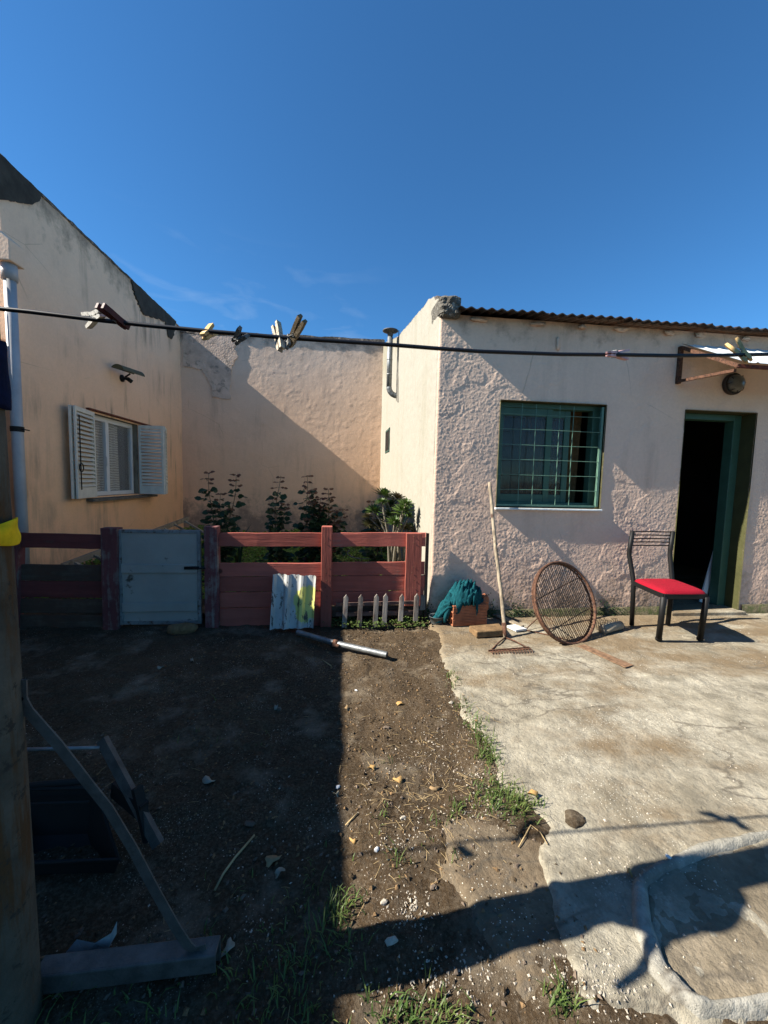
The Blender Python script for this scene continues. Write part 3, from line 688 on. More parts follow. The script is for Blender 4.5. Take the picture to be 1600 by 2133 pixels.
b = MB(); b.lathe((lc.x, YF-.03, lc.z), [(.088, 0), (.084, .03), (.065, .055), (.035, .07), (0, .075)], 24, (0, -1, 0)); b.build('glass', M['lampglass'], lp, True)
b = MB()
for a in (.5, .5+pi/2, ):
    for off in (-.035, .035):
        pts = []
        for i in range(13):
            t = -1+2*i/12; hw = math.sqrt(max(0, .1**2-off**2)); u = t*hw; r = math.hypot(u, off); hgt = .04+.05*math.sqrt(max(0, 1-(r/.102)**2))
            pts.append((lc.x+u*cos(a)-off*sin(a), YF-hgt, lc.z+u*sin(a)+off*cos(a)))
        b.tube(pts, .0035, 6)
b.build('cage', M['iron'], lp, True)

# ================================================================== LEFT HOUSE
lh = thing('neighbouring_house', (XL, 5.5, 0), 'tall peach rendered house wall on the left with a shuttered window', 'house')
def pw(x, y): return P(x, y, 0, XL)
LZ = 4.2; LY0 = 4.12
wy0, wy1 = pw(190, 861).y, pw(284, 884).y+.02; wz0, wz1 = 1.02, 2.085
def d_left(U, Z): return .004*fbm(U*12, Z*12, 81, 3)+.006*fbm(U*1.5, Z*1.5, 82, 3)
us3 = lines(LY0, YB, .03, [wy0, wy1]); zs3 = lines(0, LZ, .03, [wz0, wz1])
def ltop(U): return 4.215+.012*fbm(U*5, U*0, 85, 3)-.09*ss(7.75, 8.1, U)
lb = skin((XL, 0, 0), (0, 1, 0), (1, 0, 0), us3, zs3, d_left, [], None)
# uneven top: nudge upper rows only
V = np.array(lb.v); tU = V[:, 1]; top_s = ltop(tU)/LZ; V[:, 2] = np.where(V[:, 2] > 2.3, 2.3+(V[:, 2]-2.3)*(LZ*top_s-2.3)/(LZ-2.3), V[:, 2]); lb.v = V.tolist()
keep = []
for f_ in lb.f:
    c = V[list(f_)].mean(0); keep.append(not (wy0 < c[1] < wy1 and wz0 < c[2] < wz1))
lb.f = [f_ for f_, k_ in zip(lb.f, keep) if k_]; lb.mi = [0]*len(lb.f)
lb.quad((XL, LY0, 0), (XL, LY0, LZ), (XL-5, LY0, LZ), (XL-5, LY0, 0)); lb.quad((XL, LY0, LZ), (XL, YB, LZ), (XL-5, YB, LZ), (XL-5, LY0, LZ))
lb.box(XL-5, XL-.05, -6, LY0-.002, 0, 3.2*SUN_T+.05)  # unseen lower annex, height set to shade the left of the yard
lb.build('wall', M['leftwall'], lh, True)
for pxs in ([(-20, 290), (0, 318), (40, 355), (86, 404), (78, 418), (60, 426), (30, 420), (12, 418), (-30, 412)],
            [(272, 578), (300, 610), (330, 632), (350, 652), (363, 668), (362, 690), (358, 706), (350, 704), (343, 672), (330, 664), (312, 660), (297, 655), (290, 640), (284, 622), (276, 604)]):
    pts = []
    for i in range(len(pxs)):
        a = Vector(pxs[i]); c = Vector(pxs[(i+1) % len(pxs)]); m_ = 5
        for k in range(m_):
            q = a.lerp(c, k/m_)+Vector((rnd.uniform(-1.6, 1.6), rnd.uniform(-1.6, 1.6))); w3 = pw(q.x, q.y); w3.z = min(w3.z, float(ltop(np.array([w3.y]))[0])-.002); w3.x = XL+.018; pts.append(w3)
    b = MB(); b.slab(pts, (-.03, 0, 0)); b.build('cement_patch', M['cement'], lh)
b = MB(); b.beam((XL-.06, LY0, 4.212), (XL-.06, YB-.2, 4.212), .14, .03, jit=.006, seg=50); b.build('coping', M['coping'], lh)
# window
lw = MB(); X = XL
def bx3(b, x0, x1, y0, y1, z0, z1): return b.box(x0, x1, y0, y1, z0, z1)
xi = XL-.07; ft = .045
bx3(lw, xi-.05, xi, wy0, wy0+ft, wz0, wz1); bx3(lw, xi-.05, xi, wy1-ft, wy1, wz0, wz1); bx3(lw, xi-.05, xi, wy0+ft, wy1-ft, wz0, wz0+ft+.01); bx3(lw, xi-.05, xi, wy0+ft, wy1-ft, wz1-ft-.02, wz1)
ym = wy0+(wy1-wy0)*.40
bx3(lw, xi-.045, xi+.004, ym-.035, ym+.035, wz0+ft, wz1-ft)
bx3(lw, XL-.07, XL+.012, wy0-.015, wy0-.0005, wz0, wz1); 
LW = lw.build('window', M['alu'], lh, bevel=.003)
b = MB(); bx3(b, xi-.030, xi-.026, wy0+ft, ym-.03, wz0+ft, wz1-ft); b.build('pane', M['clearglass'], LW)
b = MB(); bx3(b, xi-.030, xi-.026, ym+.03, wy1-ft, wz0+ft, wz1-ft); b.build('pane', M['clearglass'], LW)
b = MB(); b.tube([(xi+.012, ym-.06, 1.42), (xi+.03, ym-.065, 1.44), (xi+.03, ym-.065, 1.54), (xi+.012, ym-.06, 1.56)], .007, 6); b.build('handle', M['alu'], LW)
b = MB(); n = 80; vs = []
for k, z in enumerate(np.linspace(wz0+.03, wz1-.02, 6)):
    for i in range(n+1):
        t = i/n; yy = wy0+.02+(wy1-wy0)*.80*t; vs.append((xi-.10+.018*sin(t*60+k*.3)+.012*sin(t*23+k*.5), yy, z))
b.add(vs, [(r*(n+1)+i, r*(n+1)+i+1, (r+1)*(n+1)+i+1, (r+1)*(n+1)+i) for r in range(5) for i in range(n)]); b.build('lace_curtain', M['lace'], lh, True)
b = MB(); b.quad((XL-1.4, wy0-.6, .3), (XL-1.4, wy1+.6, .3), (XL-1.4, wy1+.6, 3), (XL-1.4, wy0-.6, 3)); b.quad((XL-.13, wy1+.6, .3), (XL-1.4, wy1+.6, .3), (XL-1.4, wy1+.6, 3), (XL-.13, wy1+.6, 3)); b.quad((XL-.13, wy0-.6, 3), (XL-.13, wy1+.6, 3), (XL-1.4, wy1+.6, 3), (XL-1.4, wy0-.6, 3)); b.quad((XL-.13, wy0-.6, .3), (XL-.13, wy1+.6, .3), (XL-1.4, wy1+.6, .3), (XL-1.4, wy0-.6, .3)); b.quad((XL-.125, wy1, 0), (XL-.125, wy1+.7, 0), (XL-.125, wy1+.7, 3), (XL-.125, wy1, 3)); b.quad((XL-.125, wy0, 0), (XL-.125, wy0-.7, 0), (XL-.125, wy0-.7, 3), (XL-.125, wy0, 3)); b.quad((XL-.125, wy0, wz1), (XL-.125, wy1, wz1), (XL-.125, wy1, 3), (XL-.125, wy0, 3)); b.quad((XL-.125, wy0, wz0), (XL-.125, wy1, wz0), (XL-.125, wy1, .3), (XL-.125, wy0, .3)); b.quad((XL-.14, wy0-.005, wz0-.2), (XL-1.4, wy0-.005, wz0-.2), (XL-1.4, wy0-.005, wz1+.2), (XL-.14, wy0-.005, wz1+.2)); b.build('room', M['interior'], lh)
b = MB()   # reveals
b.quad((XL+.004, wy1+.001, wz0), (XL-.14, wy1+.001, wz0), (XL-.14, wy1+.001, wz1), (XL+.004, wy1+.001, wz1)); b.quad((XL+.004, wy0, wz1+.001), (XL+.004, wy1, wz1+.001), (XL-.14, wy1, wz1+.001), (XL-.14, wy0, wz1+.001)); b.quad((XL+.004, wy0-.001, wz0), (XL-.14, wy0-.001, wz0), (XL-.14, wy0-.001, wz1), (XL+.004, wy0-.001, wz1))
b.build('window_reveal', M['greywood'], lh)
b = MB(); b.hexa([(XL-.14, wy0-.16, wz0-.045), (XL+.09, wy0-.16, wz0-.060), (XL+.09, wy1+.42, wz0-.060), (XL-.14, wy1+.42, wz0-.045)], [(XL-.14, wy0-.16, wz0-.001), (XL+.09, wy0-.16, wz0-.03), (XL+.09, wy1+.42, wz0-.03), (XL-.14, wy1+.42, wz0-.001)])
M['sill'] = plain('grey_slate_sill', (.12, .105, .085), .8, 0, .4, 12, .003); b.build('window_sill', M['sill'], lh)
b = MB(); b.beam((XL+.02, wy0-.1, wz1+.035), (XL+.02, wy1+.42, wz1+.035), .05, .02); b.build('lintel_strip', M['rustred'], lh)
# louvred shutters: leaf between two plan points
def shutter(a, c, z0=wz0-.005, z1=wz1+.0, nm='shutter', lab=None):
    a = Vector((a[0], a[1], 0)); c = Vector((c[0], c[1], 0)); d = (c-a); w_ = d.length; d.normalize(); nrm = Vector((d.y, -d.x, 0)); 
    if nrm.x+(-nrm.y) < 0: nrm = -nrm
    t = .011; s_ = .035; b = MB()
    def bar(u0, u1, v0, v1, tt=t): 
        m_ = a+d*((u0+u1)/2); b.obox((m_.x, m_.y, (v0+v1)/2), d*((u1-u0)/2), nrm*tt, (0, 0, (v1-v0)/2))
    bar(0, s_, z0, z1); bar(w_-s_, w_, z0, z1); bar(s_, w_-s_, z1-.05, z1, t*.9); bar(s_, w_-s_, z0, z0+.13, t*.8)
    fr_ = b.build(nm, M['white'], lh, bevel=.002)
    b = MB(); n = 17; 
    for i in range(n):
        z = z0+.13+(z1-.05-z0-.13)*(i+.5)/n; h = (z1-.05-z0-.13)/n*.36
        m_ = a+d*(w_/2); b.obox((m_.x, m_.y, z), d*(w_/2-s_), nrm*.017+Vector((0, 0, -h)), (nrm*h+Vector((0, 0, .017))).normalized()*.0022)
    b.build('louvre', M['white'], fr_)
    return fr_
shw = .34
qR = P(341, 955, 1, wy1+.02); XR = qR.x
shutter((XL+.01, wy1+.015), (XR, wy1+.03))
shutter((XR+.0, wy1+.06), (XR-.12, wy1+.40))
ql = P(156, 950, 0, XL+.12)
shutter((XL+.035, wy0-.01), (XL+.13, ql.y))
shutter((XL+.09, ql.y-.02), (XL+.02, wy0-.02), nm='shutter')
b = MB(); hp = Vector((XL+.15, ql.y+.02, 0)); b.tube([(hp.x, hp.y+.03, wz0+.1), (hp.x, hp.y+.03, wz1-.1)], .006, 6)
b.tube([(hp.x+.006, hp.y+.03+.035*cos(a), 1.38+.05*sin(a)) for a in np.linspace(0, 2*pi, 14)], .006, 6); b.build('shutter_bolt', M['blackpl'], lh)
# drain pipe
pp = Vector((XL+.12, 4.30, 0)); 
q_ = P(20, 575, 0, XL+.1); pp = Vector((q_.x, q_.y, 0)); zt_ = q_.z
dp = thing('drain_pipe', (pp.x, pp.y, 0), 'grey plastic downpipe beside the concrete pole', 'pipe')
b = MB(); b.tube([(pp.x, pp.y, .02), (pp.x, pp.y, zt_)], .046, 20); b.build('pipe', M['pvc'], dp, True)
b = MB(); b.tube([(pp.x, pp.y, zt_-.04), (pp.x, pp.y, zt_+.10)], .060, 20); b.build('collar', M['pvc'], dp, True)
zz = zt_; b = MB(); b.hexa([(pp.x-.09, pp.y-.09, zz+.1), (pp.x+.08, pp.y-.09, zz+.1), (pp.x+.08, pp.y+.08, zz+.1), (pp.x-.09, pp.y+.08, zz+.1)], [(pp.x-.09, pp.y-.09, zz+.42), (pp.x+.08, pp.y-.09, zz+.28), (pp.x+.08, pp.y+.08, zz+.28), (pp.x-.09, pp.y+.08, zz+.42)]); b.build('rain_hopper', M['leftwall'], dp, bevel=.01)
zc = P(30, 893, 0, pp.x).z; b = MB(); b.lathe((pp.x, pp.y, zc-.025), [(.047, 0), (.0525, .003), (.0525, .047), (.047, .05)], 20); b.beam((pp.x+.05, pp.y-.02, zc), (pp.x+.13, pp.y-.03, zc-.012), .008, .01); b.build('clamp', M['blackpl'], dp)
b = MB(); b.tube([(XL+.03, pp.y-.15, .1), (XL+.03, pp.y-.15, 3.2)], .04, 14); tag(b.build('wall_pipe', M['leftwall'], None, True), 'peach painted pipe running up the wall left of the grey downpipe', 'pipe')
# floodlight over left window
fl = pw(253, 785); fh = thing('floodlight', fl, 'small olive hooded floodlight over the shuttered window', 'lamp')
b = MB(); a0, a1 = Vector((XL+.10, pw(243, 770).y, 0)), None
pA = P(243, 768, 0, XL+.12); pB = P(289, 783, 0, XL+.22)
dd = (pB-pA).normalized(); uu = Vector((0, 0, 1)); ww = dd.cross(uu).normalized(); uu = ww.cross(dd)
vs = []; m_ = 10
for e_, c_ in ((0, pA), (1, pB)):
    for i in range(m_+1):
        a = pi*(.05+.75*i/m_)
        for rr_ in (.105, .097): vs.append(c_+ww*(rr_*cos(a))*1.0+uu*(rr_*sin(a)*.9-.03))
k = 2*(m_+1); fs = []
for i in range(m_):
    fs += [(2*i, 2*i+2, k+2*i+2, k+2*i), (2*i+1, k+2*i+1, k+2*i+3, 2*i+3)]
fs += [(0, k, k+1, 1), (2*m_, 2*m_+1, k+2*m_+1, k+2*m_)]
b.add(vs, fs)
b.add([vs[0], *[vs[2*i] for i in range(1, m_+1)]], [tuple(range(m_+1))]); b.build('hood', M['hood'], fh)
b = MB(); b.lathe((XL, fl.y, fl.z-.02), [(.05, 0), (.05, .02), (.02, .035), (.02, .09), (0, .09)], 14, (1, 0, 0)); b.tube([(XL+.08, fl.y, fl.z-.02), (XL+.13, fl.y+.02, fl.z-.06)], .028, 10); b.tube([(XL+.05, fl.y, fl.z), (XL+.12, fl.y+.0, fl.z+.05)], .012, 8); b.build('lamp_holder', M['blackpl'], fh, True)

# ================================================================== REAR WALL
rw = thing('rear_wall', (-1.2, YB, 0), 'peach rendered wall closing the garden, grimy along its top', 'wall')
xs0, xs1 = XL-.03, S1.x+.03
def rtop(U): return np.interp(U, [0, 3.98], [4.135, 4.195])+.02*fbm(U*6, U*0, 91, 4)
def d_back(U, Z): return .0016*fbm(U*22, Z*22, 92, 3)+.005*fbm(U*1.6, Z*1.6, 93, 3)+.0018*ss(.20, .3, fbm(U*9, Z*9, 94, 3))
us4 = lines(0, xs1-xs0, .022, []); zs4 = lines(0, 4.0, .022, [])
bk = skin((xs0, YB, 0), (1, 0, 0), (0, -1, 0), us4, zs4, d_back, [], rtop)
bk.box(xs0, xs1, YB+.02, YB+.16, 0, 4.12)
bk.build('wall', M['back'], rw, True)
b = MB(); 
for i in range(60):
    x = xs0+.02+(xs1-xs0-.04)*i/60; x2 = xs0+.02+(xs1-xs0-.04)*(i+1)/60; z1 = float(rtop(np.array([x-xs0]))[0])+.005; z2 = float(rtop(np.array([x2-xs0]))[0])+.005
    if i == 0: zz_ = z1
    j1, j2 = [.03*abs(float(fbm(np.array([k*.37]), np.array([2.]), 3, 3)[0])) for k in (i, i+1)]
    b.hexa([(x, YB-.02-j1*.3, z1-.05-j1), (x2, YB-.02-j2*.3, z2-.05-j2), (x2, YB+.17, z2-.05), (x, YB+.17, z1-.05)], [(x, YB-.02, z1), (x2, YB-.02, z2), (x2, YB+.17, z2), (x, YB+.17, z1)])
b.build('coping', M['coping'], rw, False)
pxs = [(381, 694), (494, 702), (488, 724), (494, 742), (484, 760), (482, 770), (480, 800), (480, 832), (462, 830), (444, 826), (440, 806), (420, 770), (396, 765), (381, 762)]
pts = []
for i in range(len(pxs)):
    a = Vector(pxs[i]); c = Vector(pxs[(i+1) % len(pxs)])
    for k in range(6): q = a.lerp(c, k/6)+Vector((rnd.uniform(-1.5, 1.5), rnd.uniform(-1.2, 1.2))); w3 = P(q.x, q.y, 1, YB-.022); pts.append(w3)
b = MB(); b.slab(pts, (0, .03, 0)); b.build('bare_patch', M['rawcem'], rw)

# ================================================================== FENCE
def pc(x, y): return P(x, y, 1, YC)
def board(b, x0, x1, z0a, z1a, z0b, z1b, y=YC, th=.022):
    """plank from x0 to x1; left edge z0a..z1a, right edge z0b..z1b"""
    n = 8; vs = []; fs = []
    for i in range(n+1):
        t = i/n; x = x0+(x1-x0)*t; j = .0025
        a = z0a+(z0b-z0a)*t+rnd.uniform(-j, j); c = z1a+(z1b-z1a)*t+rnd.uniform(-j, j); yy = y+rnd.uniform(-.002, .002)
        vs += [(x, yy, a), (x, yy, c), (x, yy+th, c), (x, yy+th, a)]
    for i in range(n):
        k = i*4
        for j in range(4): fs.append((k+j, k+(j+1) % 4, k+4+(j+1) % 4, k+4+j))
    fs += [(0, 1, 2, 3), (n*4+3, n*4+2, n*4+1, n*4)]; b.add(vs, fs)
def plank(name, x0, y0t, y0b, x1, y1t, y1b, m, par, y=YC, th=.022):
    """by photo rows of its two ends at depth y"""
    a, a2, c, c2 = P(x0, y0b, 1, y), P(x0, y0t, 1, y), P(x1, y1b, 1, y), P(x1, y1t, 1, y)
    b = MB(); board(b, a.x, c.x, a.z, a2.z, c.z, c2.z, y, th); return b.build(name, m, par, bevel=.003)
def post(xl, xr, yt, m, par, y0=YC-.05, y1=YC+.04, zb=-.06, x2l=None, x2r=None, yb=1300):
    a = P(xl, yt, 1, y0); c = P(xr, yt, 1, y0); d = P(x2l or xl-5, yb, 1, y0); e_ = P(x2r or xr-5, yb, 1, y0)
    b = MB(); n = 8; vs = []; fs = []
    for i in range(n+1):
        t = i/n; l = d.x+(a.x-d.x)*t+rnd.uniform(-.002, .002); r = e_.x+(c.x-e_.x)*t+rnd.uniform(-.002, .002); z = zb+(a.z-zb)*t
        vs += [(l, y0, z), (r, y0, z), (r, y1, z), (l, y1, z)]
    for i in range(n):
        k = i*4
        for j in range(4): fs.append((k+j, k+(j+1) % 4, k+4+(j+1) % 4, k+4+j))
    fs += [(3, 2, 1, 0), tuple(n*4+j for j in range(4))]; b.add(vs, fs)
    return b.build('post', m, par, bevel=.005)
f1 = thing('board_fence', (-2.3, YC, 0), 'dull dark red board fence left of the grey gate', 'fence')
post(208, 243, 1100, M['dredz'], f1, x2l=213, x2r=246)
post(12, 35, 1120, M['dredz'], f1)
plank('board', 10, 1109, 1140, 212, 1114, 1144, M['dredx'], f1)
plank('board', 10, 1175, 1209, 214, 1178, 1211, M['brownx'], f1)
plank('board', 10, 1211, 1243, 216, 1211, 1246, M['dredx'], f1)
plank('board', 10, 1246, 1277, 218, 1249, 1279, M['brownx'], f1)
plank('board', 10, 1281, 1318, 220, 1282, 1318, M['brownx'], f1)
f2 = thing('board_fence', (-.2, YC, 0), 'red painted board fence between the grey gate and the pale house', 'fence')
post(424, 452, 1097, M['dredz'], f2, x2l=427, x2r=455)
post(670, 692, 1097, M['redz'], f2, x2l=667, x2r=690)
for a in ((452, 1110, 1138, 671, 1110, 1139), (452, 1173, 1201, 671, 1173, 1200), (452, 1202, 1233, 670, 1200, 1230), (453, 1235, 1266, 670, 1232, 1264), (454, 1268, 1305, 669, 1266, 1305)): plank('board', *a, M['redx'], f2)
for a in ((691, 1110, 1139, 886, 1110, 1138), (691, 1172, 1199, 884, 1170, 1197), (690, 1200, 1232, 884, 1198, 1230), (690, 1233, 1262, 882, 1231, 1258)): plank('board', *a, M['redx'], f2)
plank('board', 690, 1264, 1285, 880, 1260, 1282, M['brownx'], f2, YC+.004)
post(847, 880, 1111, M['redz'], f2, YC-.028, YC-.003, zb=.16, x2l=843, x2r=876, yb=1258)
plank('end_strip', 882, 1110, 1300, 888, 1111, 1300, M['brownx'], f2, YC+.025)
plank('end_patch', 874, 1240, 1272, 886, 1240, 1270, M['picket'], f2, YC-.012, .01)
for f_, xs_ in ((f2, (436, 680, 861)),):
    for x in xs_:
        for y in (1118, 1131, 1181, 1194, 1209, 1224, 1242, 1254):
            if x == 861 and y > 1250: continue
            q = P(x+rnd.uniform(-3, 3), y, 1, YC-(.052 if x != 861 else .030)); b = MB(); b.lathe(q, [(.005, 0), (.004, .002), (0, .003)], 8, (0, -1, 0)); b.build('nail_head', M['rust'], f_)
# gate
gt = thing('gate', (-1.57, YC, 0), 'grey sheet metal garden gate between two dull red posts', 'gate')
g0, g1 = pc(246, 1102), pc(419, 1102); zb_ = .02; zt2 = .845; gy = YC-.01
b = MB(); t = .03
b.box(g0.x, g0.x+t, gy-.015, gy+.015, zb_, zt2); b.box(g1.x-t, g1.x, gy-.015, gy+.015, zb_, zt2); b.box(g0.x+t, g1.x-t, gy-.014, gy+.014, zt2-.028, zt2); b.box(g0.x+t, g1.x-t, gy-.014, gy+.014, zb_, zb_+.03)
b.build('gate_frame', M['gatedk'], gt, bevel=.003)
b = MB(); nseg = 30; vs = []; rr_ = [zb_+.03, .2, .21, .215, .40, .41, .44, .6, .8, zt2-.028]
for j, z in enumerate(rr_):
    for i in range(nseg+1):
        x = g0.x+t+(g1.x-g0.x-2*t)*i/nseg; vs.append((x, gy-.004+.006*float(fbm(np.array([x*4]), np.array([z*4]), 14, 2)[0]), z))
b.add(vs, [(r*(nseg+1)+i, r*(nseg+1)+i+1, (r+1)*(nseg+1)+i+1, (r+1)*(nseg+1)+i) for r in range(len(rr_)-1) for i in range(nseg)]); b.build('panel', M['gate'], gt, True)
z_a, z_b = pc(300, 1192).z, pc(300, 1174).z
b = MB(); b.box(g0.x+t, g1.x-t, gy-.022, gy-.008, z_a, z_b); b.build('rail', M['gate'], gt, bevel=.003)
z_a, z_b = pc(300, 1272).z, pc(300, 1254).z
b = MB(); b.box(g0.x+t, g1.x-t, gy-.022, gy-.008, z_a, z_b); b.build('rail', M['gate'], gt, bevel=.003)
lq = pc(388, 1181); b = MB(); b.box(lq.x, g1.x-.01, gy-.038, gy-.023, lq.z-.012, lq.z+.012); b.tube([(g1.x-.05, gy-.045, lq.z), (g1.x+.05, gy-.045, lq.z)], .006, 8); b.build('latch', M['black'], gt)
b = MB(); b.lump((P(385, 1310, 2, 0).x, YC-.14, .02), .12, .07, .05, 4, .15); tag(b.build('stone', M['tan'], None, True), 'half buried stone at the foot of the grey gate', 'stone')
# white picket fence
pk = thing('picket_fence', (.42, YC-.10, 0), 'low worn white picket fence propped against the red board fence', 'fence')
for (x, yt, yb) in ((721, 1239, 1303), (752, 1239, 1304), (785, 1238, 1303), (804, 1237, 1297), (838, 1238, 1290), (869, 1237, 1290)):
    y_ = YC-.09; a = P(x, yt, 1, y_); d = P(x-4, yb, 1, y_); w_ = .021
    zb2 = max(0.0, d.z-.01); zh = a.z; tp = zh-.03
    pts = [(d.x-w_, y_-.02, zb2), (d.x+w_, y_-.02, zb2), (a.x+w_, y_, tp), (a.x+.002, y_+.001, zh), (a.x-w_, y_, tp)]
    b = MB(); b.slab(pts, (0, .016, 0)); b.build('picket', M['picket'], pk)
for (ya, yb) in ((1256, 1263), (1276, 1284)):
    a = P(700, ya, 1, YC-.07); c = P(700, yb, 1, YC-.07); a2 = P(868, ya-4, 1, YC-.07); c2 = P(868, yb-4, 1, YC-.07)
    b = MB(); board(b, a.x, a2.x, c.z, a.z, c2.z, a2.z, YC-.070, .015); b.build('rail', M['railx'], pk)
# trapezoid sheet leaning
def yell():
    m = N('painted_sheet'); x, y, z = m.xyz(); cx, cz = P(640, 1258, 1, YC-.1).x, P(640, 1255, 1, YC-.1).z
    dx = m.math('MULTIPLY', m.math('SUBTRACT', x, cx), 8.6); dz = m.math('MULTIPLY', m.math('SUBTRACT', z, cz), 6.6)
    r = m.math('ADD', m.math('ADD', m.math('MULTIPLY', dx, dx), m.math('MULTIPLY', dz, dz)), m.rng(m.noise(14, 5, .7), .2, .8, -.5, .5))
    c = m.mix(m.rng(m.noise(8, 5), .3, .7), (.30, .30, .28), (.42, .42, .39)); c = m.mix(m.ramp(r, [(.85, .85), (1.0, 0)]), c, (.46, .45, .09))
    sc2 = m.noise(1, 6, .7, m.map(26, 26, 5)); c = m.mix(m.ramp(sc2, [(.57, 0), (.61, 1)]), c, (.06, .05, .04)); return m.fin(c, .5, m.bump(sc2, .002), .1, .4)
b = MB(); A, B_, C_, D_ = P(570, 1195, 1, YC-.05), P(659, 1199, 1, YC-.05), P(653, 1307, 1, YC-.19), P(563, 1310, 1, YC-.19)
n = 44; vs = []
for r in range(9):
    v = r/8
    for i in range(n+1):
        u = i/n; p = A.lerp(B_, u).lerp(D_.lerp(C_, u), v); ph = (u*2.9+.1) % 1.0; hgt = .026 if ph < .16 else (.026*(.34-ph)/.18 if ph < .34 else (0 if ph < .86 else .026*(ph-.86)/.14))
        vs.append(p+Vector((0, -hgt+.002*sin(v*9+u*5), rnd.uniform(-.004, .004) if r in (0, 8) else 0)))
b.add(vs, [(r*(n+1)+i, r*(n+1)+i+1, (r+1)*(n+1)+i+1, (r+1)*(n+1)+i) for r in range(8) for i in range(n)])
o = b.build('metal_sheet', yell(), None); sol = o.modifiers.new('thick', 'SOLIDIFY'); sol.thickness = .002
tag(o, 'ribbed white metal sheet with a yellow painted spot leaning on the fence', 'metal sheet')
# pipe on the ground
a = P(620, 1317, 2, .03); m1 = P(700, 1340, 2, .035); c = P(806, 1364, 2, .035)
gp = thing('metal_pipe', a, 'galvanised pipe lying on the dirt in front of the red fence', 'pipe')
b = MB(); 
ri, ro = .017, .022; dv = (c-a).normalized()
b.tube([a, m1, c], ro, 14, caps=False); b.tube([c, c-dv*.12], ri, 14, caps=True)
b.lathe(c, [(ri, 0), (ro, .0005)], 14, dv); b.build('tube', M['galv'], gp, True)
b = MB(); b.tube([m1-dv*.02, m1+dv*.02], .027, 12); b.lump(m1+Vector((0, -.03, -.01)), .03, .025, .02, 3, .3); b.build('rusty_clamp', M['rust'], gp, True)

# ================================================================== POLE and what hangs on it
PX, PY = -.885, .89
zt3 = 3.6
edge_b = P(88, 1985, 1, PY); R0p = .085
e830 = P(12, 830, 1, PY); 
cxb = edge_b.x-R0p*1.3; cxt = e830.x-.062*1.3
def pole_c(z): return Vector((cxb+(cxt-cxb)*(z/e830.z), PY, z))
def pole_r(z): return max(.045, R0p+(.062-R0p)*(z/e830.z))
pole = thing('utility_pole', (cxb, PY, 0), 'thick worn concrete pole with rust streaks at the left edge', 'pole')
def polemat():
    m = N('pole_concrete'); c = m.mix(m.rng(m.noise(6, 6, .65), .35, .7), (.045, .039, .028), (.12, .106, .078)); c = m.mix(m.ramp(m.noise(1, 6, .7, m.map(16, 16, 1.6)), [(.52, 0), (.6, .9)]), c, (.08, .04, .015))
    c = m.mix(m.ramp(m.noise(20, 6, .75), [(.56, 0), (.62, .9)]), c, (.035, .032, .025)); return m.fin(c, .9, m.bump(m.noise(30, 5, .7), .006), 0, .2)
b = MB(); zs_ = np.linspace(-.05, zt3, 40); b.tube([pole_c(z) for z in zs_], [pole_r(z) for z in zs_], 28); b.build('shaft', polemat(), pole, True)
zr = P(40, 1420, 1, PY).z
def pp_(x, y, yy): return P(x, y, 1, yy)
# strap brace from the pole down to the channel on the ground
def strap(b, pts, w_, th):
    vs = []; n = len(pts)
    for i, p in enumerate(pts):
        p = Vector(p); d = (Vector(pts[min(i+1, n-1)])-Vector(pts[max(i-1, 0)])).normalized(); s_ = Vector((0, -1, 0)).cross(d).normalized(); nn_ = d.cross(s_)
        vs += [p+s_*w_/2+nn_*th/2, p-s_*w_/2+nn_*th/2, p-s_*w_/2-nn_*th/2, p+s_*w_/2-nn_*th/2]
    fs = []
    for i in range(n-1):
        k = i*4
        for j in range(4): fs.append((k+j, k+(j+1) % 4, k+4+(j+1) % 4, k+4+j))
    fs += [(3, 2, 1, 0), tuple((n-1)*4+j for j in range(4))]; b.add(vs, fs)
chan_a, chan_b = P(66, 2036, 2, .055), P(450, 1989, 2, .055)
fr_y = chan_b.y+.0
pts = [P(x, y, 1, .92+(yc-.92)*t) for yc in [P(410, 1978, 2, .06).y] for x, y, t in [(44, 1416, 0), (45, 1455, 0), (58, 1480, .05), (120, 1550, .2), (190, 1640, .36), (225, 1683, .45), (275, 1765, .6), (320, 1850, .75), (365, 1930, .9), (390, 1968, .98), (405, 1980, 1), (430, 1974, 1)]]
st = thing('metal_brace', P(400, 1980, 2, .07), 'bent flat steel strap running from the pole down to the ground channel', 'brace')
b = MB(); strap(b, pts, .024, .004); b.build('strap', M['dullgalv'], st)
for (x, y) in ((45, 1456), (69, 1498), (113, 1547), (318, 1836)): b = MB(); q = P(x, y, 1,   .915 if y < 1480 else .918+.03*(y-1480)/100 if y < 1600 else .965); b.lathe(q, [(.0045, 0), (.0045, .001)], 10, (0, -1, 0)); b.build('bolt_hole', M['black'], st)
b = MB(); dv = (chan_b-chan_a).normalized(); sdv = Vector((dv.y, -dv.x, 0)); 
if sdv.y > 0: sdv = -sdv
wch = .042; z0_ = gz(-.6, .95)-.02
A0, B0 = chan_a.copy(), chan_b.copy(); A0.z = B0.z = .055
b.obox((A0+B0)/2+sdv*(-wch/2)+Vector((0, 0, 0)), dv*((B0-A0).length/2), sdv*(wch/2+.002), (0, 0, .003))
b.obox((A0+B0)/2+sdv*.002+Vector((0, 0, -.022)), dv*((B0-A0).length/2), sdv*.003, (0, 0, .025))
b.obox((A0+B0)/2+sdv*(-wch)+Vector((0, 0, -.035)), dv*((B0-A0).length/2), sdv*.003, (0, 0, .036))
tag(b.build('steel_channel', M['dullgalv'], None, bevel=.003), 'zinc coated steel channel lying on the dirt at the pole foot', 'beam')
